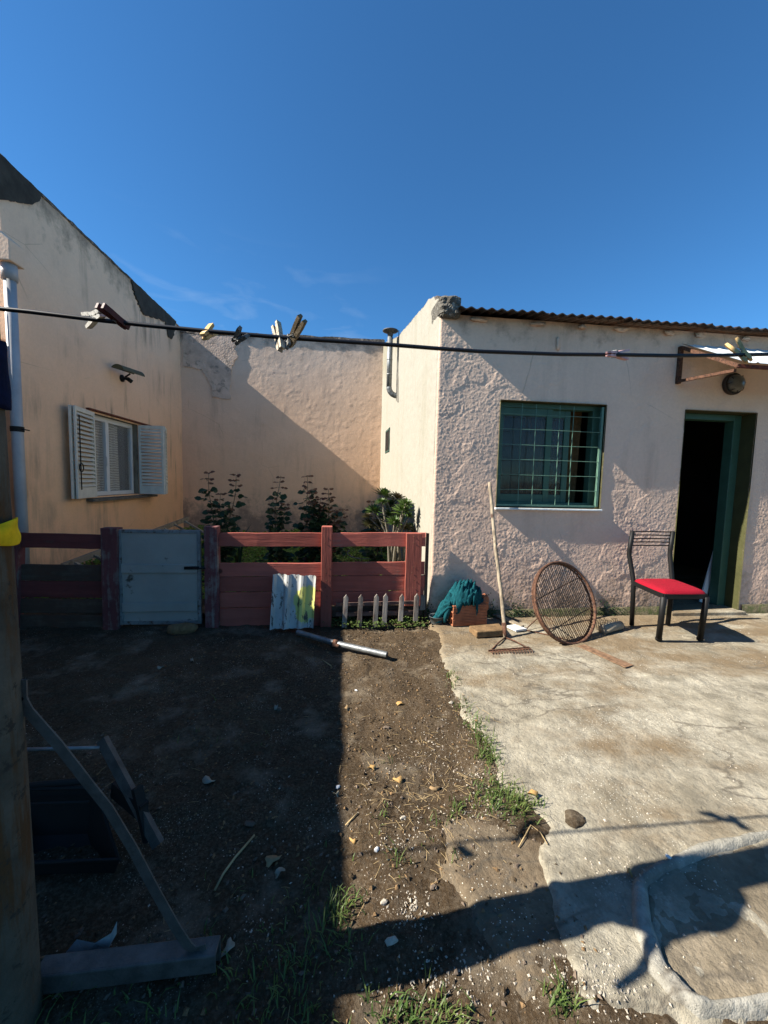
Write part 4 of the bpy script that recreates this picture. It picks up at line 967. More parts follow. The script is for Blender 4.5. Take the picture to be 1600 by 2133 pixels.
# yellow cloth tied round pole
zc1, zc2 = P(15, 1092, 1, PY).z, P(15, 1137, 1, PY).z
def wrap(name, za, zb, m, amp, parent=None, drop=0, extra=None):
    b = MB(); n = 40; rows = 12; vs = []
    for r in range(rows+1):
        v = r/rows
        for i in range(n):
            a = 2*pi*i/n; z = za+(zb-za)*v+drop*v*max(0, cos(a-.0))+.006*sin(a*3+v*4)
            rr_ = pole_r(z)+.005+amp*(.5+.5*sin(a*5+v*5))*(.4+.6*sin(pi*v))+(extra(a, v) if extra else 0)
            c_ = pole_c(z); vs.append((c_.x+rr_*cos(a), c_.y+rr_*sin(a), z))
    b.add(vs, [(r*n+i, r*n+(i+1) % n, (r+1)*n+(i+1) % n, (r+1)*n+i) for r in range(rows) for i in range(n)])
    o = b.build(name, m, None, True); sol = o.modifiers.new('thick', 'SOLIDIFY'); sol.thickness = .003; return o
tag(wrap('yellow_cloth', zc1+.005, zc2+.004, M['yellow'], .006), 'bright yellow cloth tied round the concrete pole', 'cloth')
zb1, zb2 = P(0, 740, 1, PY).z, P(5, 845, 1, PY).z
zm = (zb1+zb2)/2; pcx = pole_c(zm)
bc = wrap('blue_cloth', zb1+.03, zb2, M['bluecloth'], .004)
tag(bc, 'dark navy cloth bundle hanging on the pole above the yellow cloth', 'cloth')
def bundle(u, v):
    a = 2*pi*u; t = pi*v; q = 1+.16*sin(a*5+t*2)+.1*sin(a*9-t*3); rad = sin(t)*(1 if v < .6 else 1.15)
    return (pcx.x-.10+.10*rad*q*cos(a), PY-.05+.085*rad*q*sin(a), zm+.07+.17*cos(t)+.02*sin(a*3))
b = MB(); vs = [bundle(i/60, j/30) for j in range(31) for i in range(60)]
b.add(vs, [(j*60+i, j*60+(i+1) % 60, (j+1)*60+(i+1) % 60, (j+1)*60+i) for j in range(30) for i in range(60)])
b.tube([(pcx.x-.05, PY-.08, zm-.02), (pcx.x-.10, PY-.14, zm-.04), (pcx.x-.14, PY-.19, zm-.10), (pcx.x-.14, PY-.21, zm-.17)], [.03, .018, .013, .01], 8)
ORG[bc.name] = bc.location.copy(); b.build('bundle', M['bluecloth'], bc, True)
# dark barrow-like junk behind the brace
wb = thing('wheelbarrow_tray', P(120, 1760, 2, 0), 'black plastic tray with upright metal legs lying in the shade behind the brace', 'tray')
q1, q2, q3, q4 = P(20, 1640, 2, .17), P(215, 1630, 2, .17), P(320, 1790, 2, .02), P(20, 1830, 2, .02)
b = MB(); ta, tb = P(20, 1645, 2, .18), P(200, 1640, 2, .18); tc, td = P(250, 1790, 2, .05), P(20, 1800, 2, .05)
top_ = [ta, tb, tc, td]; cen = sum(top_, Vector())/4
bot_ = [cen+(p-cen)*.75+Vector((0, 0, -.16)) for p in top_]; inn = [cen+(p-cen)*.95 for p in top_]; inb = [cen+(p-cen)*.72+Vector((0, 0, -.14)) for p in top_]
for i in range(4):
    j = (i+1) % 4; b.quad(top_[i], top_[j], bot_[j], bot_[i]); b.quad(inn[j], inn[i], inb[i], inb[j]); b.quad(top_[i], inn[i], inn[j], top_[j])
b.quad(*inb); b.quad(*bot_); b.tube(top_, .008, 6, closed=True); b.build('tray', M['blackpl'], wb)
b = MB(); b.beam(P(213, 1540, 2, .32), P(330, 1760, 2, .03), .035, .02, up=(0, 1, 0)); b.build('leg', M['dullgalv'], wb)
b = MB(); b.beam(P(240, 1640, 2, .15), P(300, 1690, 2, .12), .03, .06); b.beam(P(285, 1640, 2, .2), P(310, 1750, 2, .03), .03, .02); b.build('brace', M['blackpl'], wb)
b = MB(); b.tube([P(20, 1562, 2, .30), P(208, 1557, 2, .30)], .006, 8); b.build('crossbar', M['galv'], wb, True)
b = MB(); b.tube([P(20, 1640, 2, .19), P(200, 1625, 2, .19)], .011, 8); b.tube([P(20, 1677, 2, .16), P(185, 1670, 2, .16)], .004, 6); b.build('handle', M['blackpl'], wb, True)
def paper(px_, zf_, name='paper_scrap', lab='', m=None, cat='paper'):
    pts = [P(x, y, 2, z) for (x, y, z) in px_]; b = MB(); b.slab(pts, (0, 0, .002)); o = b.build(name, m or M['sheetpale'], None); return tag(o, lab, cat)
M['sheetpale'] = plain('grey_paper', (.24, .26, .26), .8, 0, .2, 12, .002)
paper([(132, 1992, .02), (160, 1958, .05), (198, 1966, .05), (232, 1945, .07), (244, 1920, .10), (243, 1945, .06), (225, 1978, .03), (180, 1990, .02)], 0, lab='torn grey paper sheet lying inside the steel channel')

# ================================================================== CLOTHESLINE
YL = 1.07
knots = [(-60, 640), (0, 643), (60, 649), (150, 660), (200, 666), (300, 677), (435, 690), (600, 704), (800, 717), (900, 725), (1000, 732), (1170, 738), (1290, 739), (1400, 741), (1500, 740), (1600, 738), (1750, 733)]
lp_ = [P(x, y, 1, YL) for x, y in knots]
lp_[0] = Vector((pole_c(1.7).x+.02, YL-.05, lp_[1].z)); 
ext = [Vector((lp_[-1].x+2.5, YL, lp_[-1].z+.10))]
left = [Vector((XL+.0, YL-.02, 1.98)), Vector((-1.8, YL, 1.775)), Vector((-1.3, YL, 1.73))]
b = MB(); b.tube(left+lp_[1:]+ext, .0053, 10)
tag(b.build('clothesline', M['blackcable'], None, True), 'black clothesline cable strung across the yard with pegs on it', 'clothesline')
M['pegw'] = plain('grey_white_peg', (.50, .49, .45), .7, 0, .3, 60, .0005, spot=(.12, .11, .1), spot_t=(.55, .65))
M['pegm'] = plain('maroon_peg', (.07, .018, .016), .6, 0, .3, 60, .0005)
M['pegy'] = plain('yellow_wood_peg', (.52, .34, .13), .7, 0, .3, 60, .0005)
M['pegg'] = plain('weathered_grey_peg', (.14, .135, .12), .85, 0, .45, 80, .0005)
M['pegp'] = plain('pale_wood_peg', (.42, .36, .27), .85, 0, .4, 80, .0005, spot=(.2, .16, .12), spot_t=(.52, .6))
M['pegb'] = plain('brown_wood_peg', (.17, .125, .07), .85, 0, .45, 80, .0005, spot=(.32, .27, .2), spot_t=(.56, .64))
M['pegpk'] = plain('pink_peg', (.66, .36, .33), .5, 0, .15, 40, 0)
def peg(head, tail, gap_dir, m, label, gap=.020, length=None, wd=.014, th=.0095, spread=1.0, dy=.04):
    """head = jaw end px, tail = finger end px, in the plane of the line; legs part along gap_dir (image right, up, toward camera)"""
    a = P(*head, 1, YL-dy*.35); c = P(*tail, 1, YL+dy); d = (c-a); Lg = d.length if length is None else length; d.normalize()
    g = Vector(gap_dir); g = (g-d*g.dot(d)).normalized(); wv_ = d.cross(g).normalized()
    t = thing('clothes_peg', a, label, 'clothes peg', 'clothes pegs on the line'); 
    for s_ in (-1, 1):
        b = MB(); prof = [(0, .2, .9), (.12, .0, 1.0), (.2, .22, .75), (.27, .0, 1.0), (.42, .05, 1.1), (.7, .45*spread, 1.3), (1.0, 1.0*spread, 1.75*spread if spread > 1 else 1.7)]
        vs = []
        for (t_, i_, o_) in prof:
            inner = .0005+gap*.5*max(0, (t_-.42)/.58)*spread+ (th*.22 if i_ in (.22, .2) else 0); outer = inner+th*(.8 if t_ > .9 or t_ < .05 else 1)- (th*.22 if i_ in (.22, .2) else 0)
            for (q, w2) in ((inner, -1), (inner, 1), (outer, 1), (outer, -1)): vs.append(a+d*(t_*Lg)+g*(s_*q)+wv_*(w2*wd/2))
        n = len(prof); fs = []
        for i in range(n-1):
            k = i*4
            for j in range(4): fs.append((k+j, k+(j+1) % 4, k+4+(j+1) % 4, k+4+j))
        fs += [(3, 2, 1, 0), tuple((n-1)*4+j for j in range(4))]; b.add(vs, fs); b.build('peg_half', m, t)
    b = MB(); cc = a+d*(.45*Lg)
    b.tube([cc+wv_*(wd*.75*(-1+2*i/24))+(d*cos(i*1.3)+g*sin(i*1.3))*.0045 for i in range(25)], .0008, 5)
    for s_ in (-1, 1): b.tube([cc+wv_*(s_*wd*.6), cc-d*.018+g*(s_*.0098)+wv_*(s_*wd*.5), cc-d*.018+g*(s_*.0098)-wv_*(s_*wd*.5)], .0008, 5)
    b.build('spring', M['galv'], t)
    return t
peg((212, 652), (180, 668), (0, -.35, 1), M['pegw'], 'grey white peg lying open beside the maroon peg', gap=.022)
peg((266, 682), (208, 636), (.2, -1, .2), M['pegm'], 'dark maroon peg, steeply tilted, near the left end of the line', gap=.012, dy=-.05)
peg((424, 702), (450, 682), (-.3, -.6, 1), M['pegy'], 'small yellow wooden peg on the line above the garden wall', gap=.014, length=.058)
peg((490, 712), (512, 686), (.5, -1, .4), M['pegg'], 'weathered grey peg between the small yellow peg and the pair of upright ones', dy=-.04, gap=.016, length=.055)
peg((586, 728), (575, 676), (.9, -1, 0), M['pegp'], 'pale bleached wooden peg standing upright on the line', gap=.010)
peg((600, 722), (597, 690), (.5, -1, 0), M['pegg'], 'short grey green peg squeezed between the pale peg and the brown peg', gap=.008, length=.045, wd=.007)
peg((603, 719), (630, 663), (1, -1, 0), M['pegb'], 'brown wooden peg leaning right beside the short grey green one', gap=.008, dy=-.06)
peg((1267, 737), (1306, 739), (0, -.1, 1), M['pegpk'], 'pink plastic peg lying flat on the line above the barred window', gap=.019, th=.007)
peg((1561, 752), (1524, 712), (.6, -.8, .1), M['pegy'], 'yellow wooden peg on the line in front of the door canopy', gap=.018)

for hx, dx_, lab_ in ((-1.74, -.055, 'brown wooden peg on the line beyond the pole, leaning left'), (-1.53, .045, 'brown wooden peg on the line just beyond the pole, leaning right')):
    t = thing('clothes_peg', (hx, YL, 1.73), lab_, 'clothes peg', 'clothes pegs on the line')
    for s_ in (-1, 1):
        b = MB(); a = Vector((hx+s_*.006, YL-.01, 1.725)); c = Vector((hx+dx_+s_*.012, YL-.055*(1 if dx_ < 0 else -1), 1.79)); b.beam(a, c, .014, .012, up=(0, 1, 0)); b.build('peg_half', M['pegb'], t)
# ================================================================== RAKE
rt = P(1019, 1005, 1, YF-.04); rb = P(1053, 1328, 2, .03)
rk = thing('rake', rb, 'wooden handled metal rake standing against the rendered wall', 'rake')
b = MB(); n = 24; pts = [rb.lerp(rt, i/n)+Vector((.003*sin(i*.35)+.0012*sin(i*1.3), .002*cos(i*.4), 0)) for i in range(n+1)]
b.tube(pts, [.0165+.0006*sin(i*1.7)-.0015*(i/n) for i in range(n+1)], 10); b.build('handle', M['greywood'], rk, True)
dr = (rt-rb).normalized(); b = MB(); b.tube([rb-dr*.01, rb+dr*.12], [.014, .020], 10)
h0, h1 = P(1020, 1357, 2, .03), P(1100, 1350, 2, .035); hm = (h0+h1)/2
b.tube([rb, (rb*.6+h0*.4)+Vector((0, 0, .008)), h0], .0055, 6); b.tube([rb, (rb*.6+h1*.4)+Vector((0, 0, .008)), h1], .0055, 6); b.build('socket', M['rust'], rk, True)
b = MB(); b.beam(h0+Vector((-.01, 0, 0)), h1+Vector((.01, 0, 0)), .008, .022); n = 15
for i in range(n):
    q = h0.lerp(h1, i/(n-1)); b.tube([q, q+Vector((.004, -.035, .012)), q+Vector((.010, -.062, -.008))], [.005, .0045, .0025], 6)
b.build('rake_head', M['rust'], rk)
# ================================================================== ROUND TRAY / BASKET
D = .67
nrm = Vector((.30, -.88, .38)).normalized(); tz_ = D/2*math.sqrt(1-nrm.z**2)+.02
cq = None
for it in range(3):
    d_ = ray(1179, 1254); t_ = (tz_-H)/d_[2]; cq = Vector(O+d_*t_)
bk_ = thing('round_grate', (cq.x, cq.y-.1, 0), 'round rusty wire grate leaning towards the house wall', 'grate')
ax1 = (Vector((0, 0, 1))-nrm*nrm.z).normalized(); ax2 = ax1.cross(nrm).normalized()
rot = radians(-14); bd = ax1*cos(rot)+ax2*sin(rot); bs = bd.cross(nrm).normalized()
b = MB(); n = 56
b.tube([cq+ax1*(D/2*cos(2*pi*i/n))+ax2*(D/2*sin(2*pi*i/n)) for i in range(n)], .013, 8, closed=True)
b.tube([cq-nrm*.03+ax1*(D/2*.985*cos(2*pi*i/n))+ax2*(D/2*.985*sin(2*pi*i/n)) for i in range(n)], .009, 8, closed=True); b.build('rim', M['rust'], bk_, True)
b = MB(); nb_ = 30
for i in range(nb_):
    u = (-1+2*(i+.5)/nb_)*D/2*.97; h = math.sqrt(max(0, (D/2)**2-u*u)); j = rnd.uniform(-.004, .004)
    b.tube([cq+bs*(u+j)+bd*(h*t2)-nrm*(.012+.02*(1-t2*t2)) for t2 in (-.98, -.5, 0, .5, .98)], .0037, 5)
b.build('bars', M['tanrust'], bk_, True)
b = MB()
for v_ in (-.45, .35): h = D/2*math.sqrt(1-v_*v_); b.tube([cq+bd*(v_*D/2)+bs*(h*t2)-nrm*(.02+.02*(1-t2*t2)) for t2 in (-.97, -.5, 0, .5, .97)], .004, 5)
b.build('cross_bar', M['rust'], bk_, True)
b = MB(); lr = cq-ax1*(D*.36)-bs*(D*.0)
b.tube([P(1094, 1312, 2, .03), P(1128, 1280, 2, .12), cq-bs*.15-ax1*.1-nrm*.05], .005, 6); b.tube([P(1094, 1312, 2, .03), P(1140, 1322, 2, .03), P(1190, 1335, 2, .03)], .005, 6); b.build('leg', M['rust'], bk_, True)
# ================================================================== BRICKS, BUCKET, CLOTH
def hollow_brick(name, a, dirx, diry, L_, W_, Hh, z, label):
    dx = Vector((cos(dirx), sin(dirx), 0)); dy = Vector((-sin(dirx), cos(dirx), 0)); b = MB()
    o = Vector((a[0], a[1], z)); t = thing(name, o, label, 'brick')
    # outer ribbed body with three rows of cells open at both ends
    def cell(u0, u1, v0, v1, w0, w1): b.hexa([o+dx*u0+dy*v0+Vector((0, 0, w0)), o+dx*u1+dy*v0+Vector((0, 0, w0)), o+dx*u1+dy*v1+Vector((0, 0, w0)), o+dx*u0+dy*v1+Vector((0, 0, w0))], [o+dx*u0+dy*v0+Vector((0, 0, w1)), o+dx*u1+dy*v0+Vector((0, 0, w1)), o+dx*u1+dy*v1+Vector((0, 0, w1)), o+dx*u0+dy*v1+Vector((0, 0, w1))])
    tk_ = .009
    for k in range(4): w0 = (Hh-tk_)*k/3; cell(0, L_, tk_, W_-tk_, w0, w0+tk_)
    for v in (0, W_-tk_):
        nr = 13
        for k in range(nr): w0 = Hh*k/nr; cell(.0, L_, v-(.003 if v == 0 and k % 4 else 0), v+tk_, w0+.0005, w0+Hh/nr-.0030)
        cell(.002, L_-.002, v+.003, v+tk_-.001, 0.001, Hh-.001)
    cell(0.001, L_-.001, W_/2-tk_/2, W_/2+tk_/2, .002, Hh-.002)
    b.build('brick_body', M['brick'], t); return t
bl = P(943, 1305, 2, .03)
hollow_brick('hollow_brick', (bl.x, bl.y), radians(7), 0, .33, .12, .185, .03, 'ribbed orange hollow brick under the teal cloth')
b2 = P(930, 1285, 2, .03); hollow_brick('hollow_brick', (b2.x, b2.y+.04), radians(7), 0, .33, .10, .18, .032, 'ribbed orange hollow brick behind the first one, against the wall')
b = MB(); q = P(1008, 1245, 1, YF-.08); b.lump((q.x, YF-.09, .19), .06, .045, .075, 8, .3); tag(b.build('broken_brick', M['brick'], None), 'broken piece of orange brick behind the teal cloth', 'brick')
# cloth heap
def cloth_heap(name, fn, nu, nv, m, label, th=.004):
    b = MB(); vs = []
    for j in range(nv+1):
        for i in range(nu+1): vs.append(fn(i/nu, j/nv))
    b.add(vs, [(j*(nu+1)+i, j*(nu+1)+i+1, (j+1)*(nu+1)+i+1, (j+1)*(nu+1)+i) for j in range(nv) for i in range(nu)])
    o = b.build(name, m, None, True); sol = o.modifiers.new('t', 'SOLIDIFY'); sol.thickness = th; return tag(o, label, 'cloth')
ct = P(970, 1250, 1, YF-.20); cxx, cyy = ct.x, YF-.17
pkz = P(972, 1213, 1, YF-.17).z
bucket_c = P(912, 1300, 2, .03); bucket_c.y += .05
brim = P(912, 1283, 1, bucket_c.y).z
def heap(u, v):
    a = 2*pi*u; r = v; R_x = .17; R_y = .10
    fold = .014*sin(a*8+7*r+2*sin(a*2))+.009*sin(a*17-11*r+sin(5*a))+.011*sin(a*3+19*r)+.006*sin(a*29+24*r)
    z = .21+(pkz-.235)*(max(0, 1-r*r))**(.75+.35*sin(a+.8))+fold*(.7+r*.9)*1.6
    x = cxx+cos(a)*R_x*r*(1+.15*sin(3*a))+.02*(1-r)+fold*.6; y = cyy+sin(a)*R_y*r+fold*.5
    if r > .98: z -= .025
    lft = max(0, -cos(a+.35))**3*ss(.55, 1, r)
    x += -lft*.085; z -= lft*.15; y -= lft*.03
    return (x, y, z)
cloth_heap('teal_cloth', heap, 150, 44, M['teal'], 'crumpled teal cloth heaped on the bricks and trailing into the bucket')
ts = P(946, 1262, 1, YF-.22); te = Vector((bucket_c.x+.01, bucket_c.y, brim-.02))
o_ = bpy.data.objects['teal_cloth']
b = MB(); n = 18; rows = 16; vs = []
for j in range(rows+1):
    t = j/rows; c_ = Vector((ts.x, cyy-.06, .24)).lerp(te, t)+Vector((-.01*sin(pi*t), 0, .03*sin(pi*t)-.02*t))
    for i in range(n):
        a = 2*pi*i/n; rr_ = (.05-.012*sin(pi*t))*(1+.28*sin(a*4+t*5)+.15*sin(a*7-t*9)); vs.append(c_+Vector((rr_*cos(a)*.9, rr_*sin(a)*.6, rr_*sin(a)*.5)))
b.add(vs, [(j*n+i, j*n+(i+1) % n, (j+1)*n+(i+1) % n, (j+1)*n+i) for j in range(rows) for i in range(n)])
b.lump(te+Vector((0, 0, .0)), .06, .05, .03, 6, .4, 16, 10); 
ORG['teal_cloth'] = o_.location.copy(); b.build('trailing_end', M['teal'], o_, True)
bu = thing('bucket', (bucket_c.x, bucket_c.y, .02), 'small dark grey bucket with the end of the teal cloth in it', 'bucket')
b = MB(); hh = brim-.02; b.lathe((bucket_c.x, bucket_c.y, .02), [(.048, 0), (.052, .006), (.068, hh), (.072, hh), (.070, hh+.004), (.063, hh-.002), (.047, .012), (0, .010)], 24); b.build('pail', M['zincbucket'], bu, True)
b = MB(); b.tube([(bucket_c.x+.07*cos(a), bucket_c.y-.02+.03*sin(a), .02+hh-.0-.03*sin(a)) for a in np.linspace(0, pi, 12)], .002, 5); b.build('bail', M['galv'], bu)
# tan block, white offcuts, rusty strip etc
def quadblock(name, pxs, z0, z1, m, label, cat, bevel=.004):
    pts = [P(x, y, 2, z1) for x, y in pxs]; b = MB(); b.slab([p-Vector((0, 0, z1-z0)) for p in pts], (0, 0, z1-z0)); return tag(b.build(name, m, None, bevel=bevel), label, cat)
quadblock('earth_block', [(977, 1303), (1040, 1298), (1052, 1312), (993, 1316)], .03, .085, M['tan'], 'tan coloured solid block beside the rake handle', 'block', .008)
quadblock('painted_offcut', [(1056, 1303), (1072, 1300), (1098, 1309), (1075, 1312)], .03, .048, M['alu'], 'short white painted wood offcut right of the rake handle', 'wood offcut', .002)
quadblock('wood_offcut', [(1025, 1278), (1033, 1276), (1092, 1302), (1085, 1304)], .04, .055, M['greywoodx'], 'thin grey wood strip lying behind the rake handle', 'wood offcut', .002)
quadblock('rusty_strip', [(1203, 1345), (1218, 1342), (1320, 1385), (1303, 1390)], .026, .031, M['tanrust'], 'flat rusty metal strip on the concrete in front of the grate', 'metal strip', .001)
b = MB(); a, c = P(1255, 1312, 2, .06), P(1292, 1302, 2, .06); b.tube([a, a.lerp(c, .5)+Vector((0, 0, .006)), c], [.04, .042, .038], 12); tag(b.build('log', M['greywoodx'], None, True), 'short log lying between the grate and the chair', 'log')
M['net'] = M['blackpl']
b = MB()
for i in range(12):
    x = 1238+i*4; a = P(x, 1290+rnd.uniform(-3, 3), 2, .06); c = P(x+6, 1312, 2, .04); m_ = a.lerp(c, .5)+Vector((0, 0, .03+rnd.uniform(0, .02))); b.tube([a, m_, c], .003, 5)
tag(b.build('wire_tangle', M['black'], None), 'tangle of black wire on the ground behind the grate', 'wire')
b = MB()
for (x, y, s_) in ((1258, 1245, .08), (1076, 1255, .06)):
    pass
# ================================================================== CHAIR
ch = thing('chair', (2.9, 3.1, .03), 'black metal chair with a bright red corduroy seat beside the doorway', 'chair')
zg = .030
FL, FR, RR, RL = P(1372, 1333, 2, zg), P(1458, 1333, 2, zg), P(1391, 1301, 2, zg), P(1316, 1302, 2, zg)
def at_z(x, y, z): return P(x, y, 2, z)
zsr = .395+zg
sFL, sFR, sRR, sRL = at_z(1383, 1243, zsr), at_z(1472, 1243, zsr), at_z(1401, 1215, zsr), at_z(1320, 1215, zsr)
for a, c in ((FL, sFL), (FR, sFR)):
    b = MB(); b.tube([a, c+Vector((0, 0, .0))], .0225, 14); b.lathe(a, [(.0255, 0), (.0255, .02)], 14); b.build('leg', M['black'], ch, True)
for a, c, tx, ty in ((RL, sRL, 1318, 1106), (RR, sRR, 1402, 1107)):
    b = MB(); tpp = P(tx, ty, 1, c.y+.045); bend = Vector((c.x-.02 if a is RL else c.x-.012, c.y+.055, c.z+.24)); q = P(1311 if a is RL else 1396, 1150, 1, c.y+.06)
    b.tube([a, c, c+Vector((0, .012, .05)), q+Vector((0, 0, -.02)), q+Vector((0, 0, .02)), tpp], .0195, 12); b.lathe(a, [(.018, 0), (.018, .015)], 12)
    b.build('rear_post', M['black'], ch, True)
    if a is RL: tL, qL = tpp, q
    else: tR, qR_ = tpp, q
for i in range(5):
    t = .03+i*.165; a = tL.lerp(qL, t*1.0); c = tR.lerp(qR_, t*1.0)
    b = MB(); b.tube([a.lerp(c, k/8)+Vector((0, .018*sin(pi*k/8), 0)) for k in range(9)], .0055, 8); b.build('back_rod', M['black'], ch, True)
b = MB()
for a, c in ((sFL, sFR), (sFR, sRR), (sRR, sRL), (sRL, sFL)): b.beam(a+Vector((0, 0, .003)), c+Vector((0, 0, .003)), .018, .042)
b.build('seat_frame', M['black'], ch, bevel=.003)
b = MB(); n = 24; cs = (sFL+sFR+sRR+sRL)/4; vs = []
for j in range(n+1):
    for i in range(n+1):
        u, v = i/n, j/n; uu_, vv_ = u*2-1, v*2-1
        k_ = 1-.07*abs(uu_*vv_)**3
        p = sFL.lerp(sFR, u).lerp(sRL.lerp(sRR, u), v); p = cs+(p-cs)*1.06*k_; ed = (1-abs(uu_)**6)*(1-abs(vv_)**6)
        vs.append(p+Vector((0, 0, .026+.030*ed**.5)))
fs = [(j*(n+1)+i, j*(n+1)+i+1, (j+1)*(n+1)+i+1, (j+1)*(n+1)+i) for j in range(n) for i in range(n)]
m0 = len(vs); ring = [i for i in range(n+1)]+[(j+1)*(n+1)-1 for j in range(1, n+1)]+[n*(n+1)+i for i in range(n-1, -1, -1)]+[j*(n+1) for j in range(n-1, 0, -1)]
vs += [Vector((vs[k][0], vs[k][1], zsr+.024)) for k in ring]; R_ = len(ring)
fs += [(ring[i], m0+i, m0+(i+1) % R_, ring[(i+1) % R_]) for i in range(R_)]+[tuple(m0+i for i in range(R_))]
b.add(vs, fs); b.build('seat', M['red'], ch, True)
# boards leaning inside the doorway
for i, (xa, xb_) in enumerate(((1500, 1463), (1508, 1475), (1514, 1486))):
    yy = YF+.30+.05*i; a = P(xa, 1118+10*i, 1, yy+.02); c = P(xb_, 1238, 1, yy-.05); c.z = .056
    b = MB(); b.beam(c, a, .06, .015, up=(0, 1, 0)); tag(b.build('leaning_board', M['alu'], None), ['longest pale board leaning inside the doorway, the leftmost', 'middle one of the three boards leaning inside the doorway', 'pale board nearest the green door frame'][i], 'board', 'boards leaning inside the doorway')

# ================================================================== GARDEN PLANTS
def leaf(b, p, d, nrm_, ln_, wd_, fold=.25, curl=.2):
    d = d.normalized(); s_ = d.cross(nrm_).normalized(); n_ = s_.cross(d)
    a = p; m1 = p+d*ln_*.35-n_*curl*ln_*.05; m2 = p+d*ln_*.7-n_*curl*ln_*.2; t = p+d*ln_-n_*curl*ln_*.45
    b.add([a, m1+s_*wd_*.48+n_*fold*wd_*.5, m2+s_*wd_*.42+n_*fold*wd_*.5, t, m2-s_*wd_*.42+n_*fold*wd_*.5, m1-s_*wd_*.48+n_*fold*wd_*.5, m1, m2],
          [(0, 1, 6), (1, 2, 7, 6), (2, 3, 7), (0, 6, 5), (6, 7, 4, 5), (7, 3, 4)])
def rose(stems, yy, label, seed, dens=1.0, bushy=0):
    R = random.Random(seed); bs_ = MB(); lf = MB(); root = P(stems[0][0], stems[0][1], 1, yy); zb_ = .12
    for (x, yt, xb) in stems:
        top = P(x, yt, 1, yy+R.uniform(-.1, .1)); base = P(xb, 1150, 1, yy+R.uniform(-.05, .05)); base.z = zb_
        hgt = top.z-zb_; n = max(6, int(hgt/.070*dens)); pts = []
        w1, w2 = R.uniform(-.03, .03), R.uniform(0, 6)
        for i in range(n+1): t = i/n; pts.append(base.lerp(top, t)+Vector((.015*sin(t*9+w2)+w1*sin(pi*t), .02*sin(t*7+w2), 0)))
        bs_.tube(pts, [.009-.0065*i/n for i in range(n+1)], 5)
        ang = R.uniform(0, 6)
        for i in range(1, n+1):
            t = i/n
            for rep in range(2 if t < .93 else 3):
                ang += 2.4+R.uniform(-.5, .5); d = Vector((cos(ang), sin(ang)*.8, R.uniform(-.05, .45))); p = pts[i]; ln_ = (.085 if t < .75 else .085-.24*(t-.75))*R.uniform(.6, 1.35)
                tip = p+d*ln_+Vector((0, 0, -.25*ln_)); bs_.tube([p, p+d*ln_*.5, tip], .0018, 4)
                lf.cur = 1 if (t > .88 or (bushy and R.random() < .22)) else 0
                for k in (range(5) if t < .45 else (0, 1, 4)):
                    q = p.lerp(tip, .45+.55*(k//2)/2); s_ = (1 if k % 2 else -1); dd_ = (d+d.cross(Vector((0, 0, 1)))*s_*(1.0 if k < 4 else 0)+Vector((0, 0, R.uniform(-.5, .1)))).normalized()
                    leaf(lf, q, dd_, Vector((R.uniform(-.8, .8), R.uniform(-1.3, -.1), R.uniform(.2, 1))), .080*R.uniform(.7, 1.25)*(1 if t < .88 else .6), .060*R.uniform(.8, 1.2)*(1 if t < .88 else .5))
    t = thing('rose_bush', (root.x, yy, zb_), label, 'rose bush', 'rose bushes in the garden bed')
    bs_.build('stems', M['stem'], t, True); lf.build('foliage', [M['leaf'], M['leafred']], t)
YR = 4.75
rose([(436, 985, 452), (461, 1030, 458), (492, 990, 462), (445, 1050, 455), (480, 1060, 462)], YR, 'left rose bush behind the gate post, with two tall shoots', 3, 1.1)
rose([(582, 995, 575), (570, 1040, 575), (592, 1050, 576)], YR, 'slender single rose bush between its two neighbours', 9, 1.2)
rose([(638, 992, 642), (634, 1060, 642), (650, 1050, 645)], YR, 'tall thin rose bush just left of the bushy one', 14, 1.1)
rose([(655, 1020, 655), (686, 1020, 672), (670, 1040, 665), (700, 1065, 675), (660, 1055, 660), (712, 1062, 680), (678, 1050, 670)], YR-.1, 'bushy rose with reddish young leaves behind the fence post', 21, 1.5, 1)
rose([(776, 1045, 790), (768, 1075, 788)], 4.5, 'small rose shoot beside the succulent', 27, 1.2)
# aeonium
ae = thing('aeonium', (.42, 4.3, .15), 'tall branching aeonium succulent with dark green rosettes by the white side wall', 'succulent')
ya = 4.32; R = random.Random(5); rb0 = P(830, 1165, 1, ya); rb0.z = .15
ros = [(800, 1028, 20), (828, 1036, 17), (840, 1062, 20), (812, 1072, 19), (846, 1048, 15), (822, 1085, 15), (780, 1062, 17), (770, 1090, 15), (790, 1092, 15), (845, 1100, 16), (765, 1075, 12), (856, 1098, 13), (815, 1050, 14), (835, 1078, 13), (795, 1045, 12), (852, 1075, 11)]
sc_m = .0105
for k, (x, y, r) in enumerate(ros):
    yy = ya+R.uniform(-.16, .16)-(.1 if x > 835 else 0); c_ = P(x, y, 1, yy); rad = r*yy/F*1.15
    b = MB(); base = rb0+Vector((R.uniform(-.12, .12), R.uniform(-.08, .08), 0)); mid = base.lerp(c_, .55)+Vector(((base.x-c_.x)*.25, 0, .04))
    b.tube([base, base.lerp(mid, .5), mid, mid.lerp(c_, .6), c_], [.016, .014, .011, .010, .009], 7); b.build('stem', M['pale'], ae, True)
    b = MB(); axv = Vector((R.uniform(-.4, .4), R.uniform(-.6, 0), 1)).normalized(); u = axv.orthogonal().normalized(); v = axv.cross(u)
    for i in range(44):
        a = i*2.39996; t = (i/44)**.6; el = 1.25-1.25*t; d = (u*cos(a)+v*sin(a))*cos(el)+axv*sin(el)
        leaf(b, c_+d*rad*.06-axv*rad*.25*t, d, axv, rad*(.45+.8*t)*R.uniform(.85, 1.1), rad*.27, .3, -.15 if t > .3 else 0)
    b.build('rosette', M['aeonred'] if k in (1, 7, 8, 9, 10) else M['aeon'], ae)
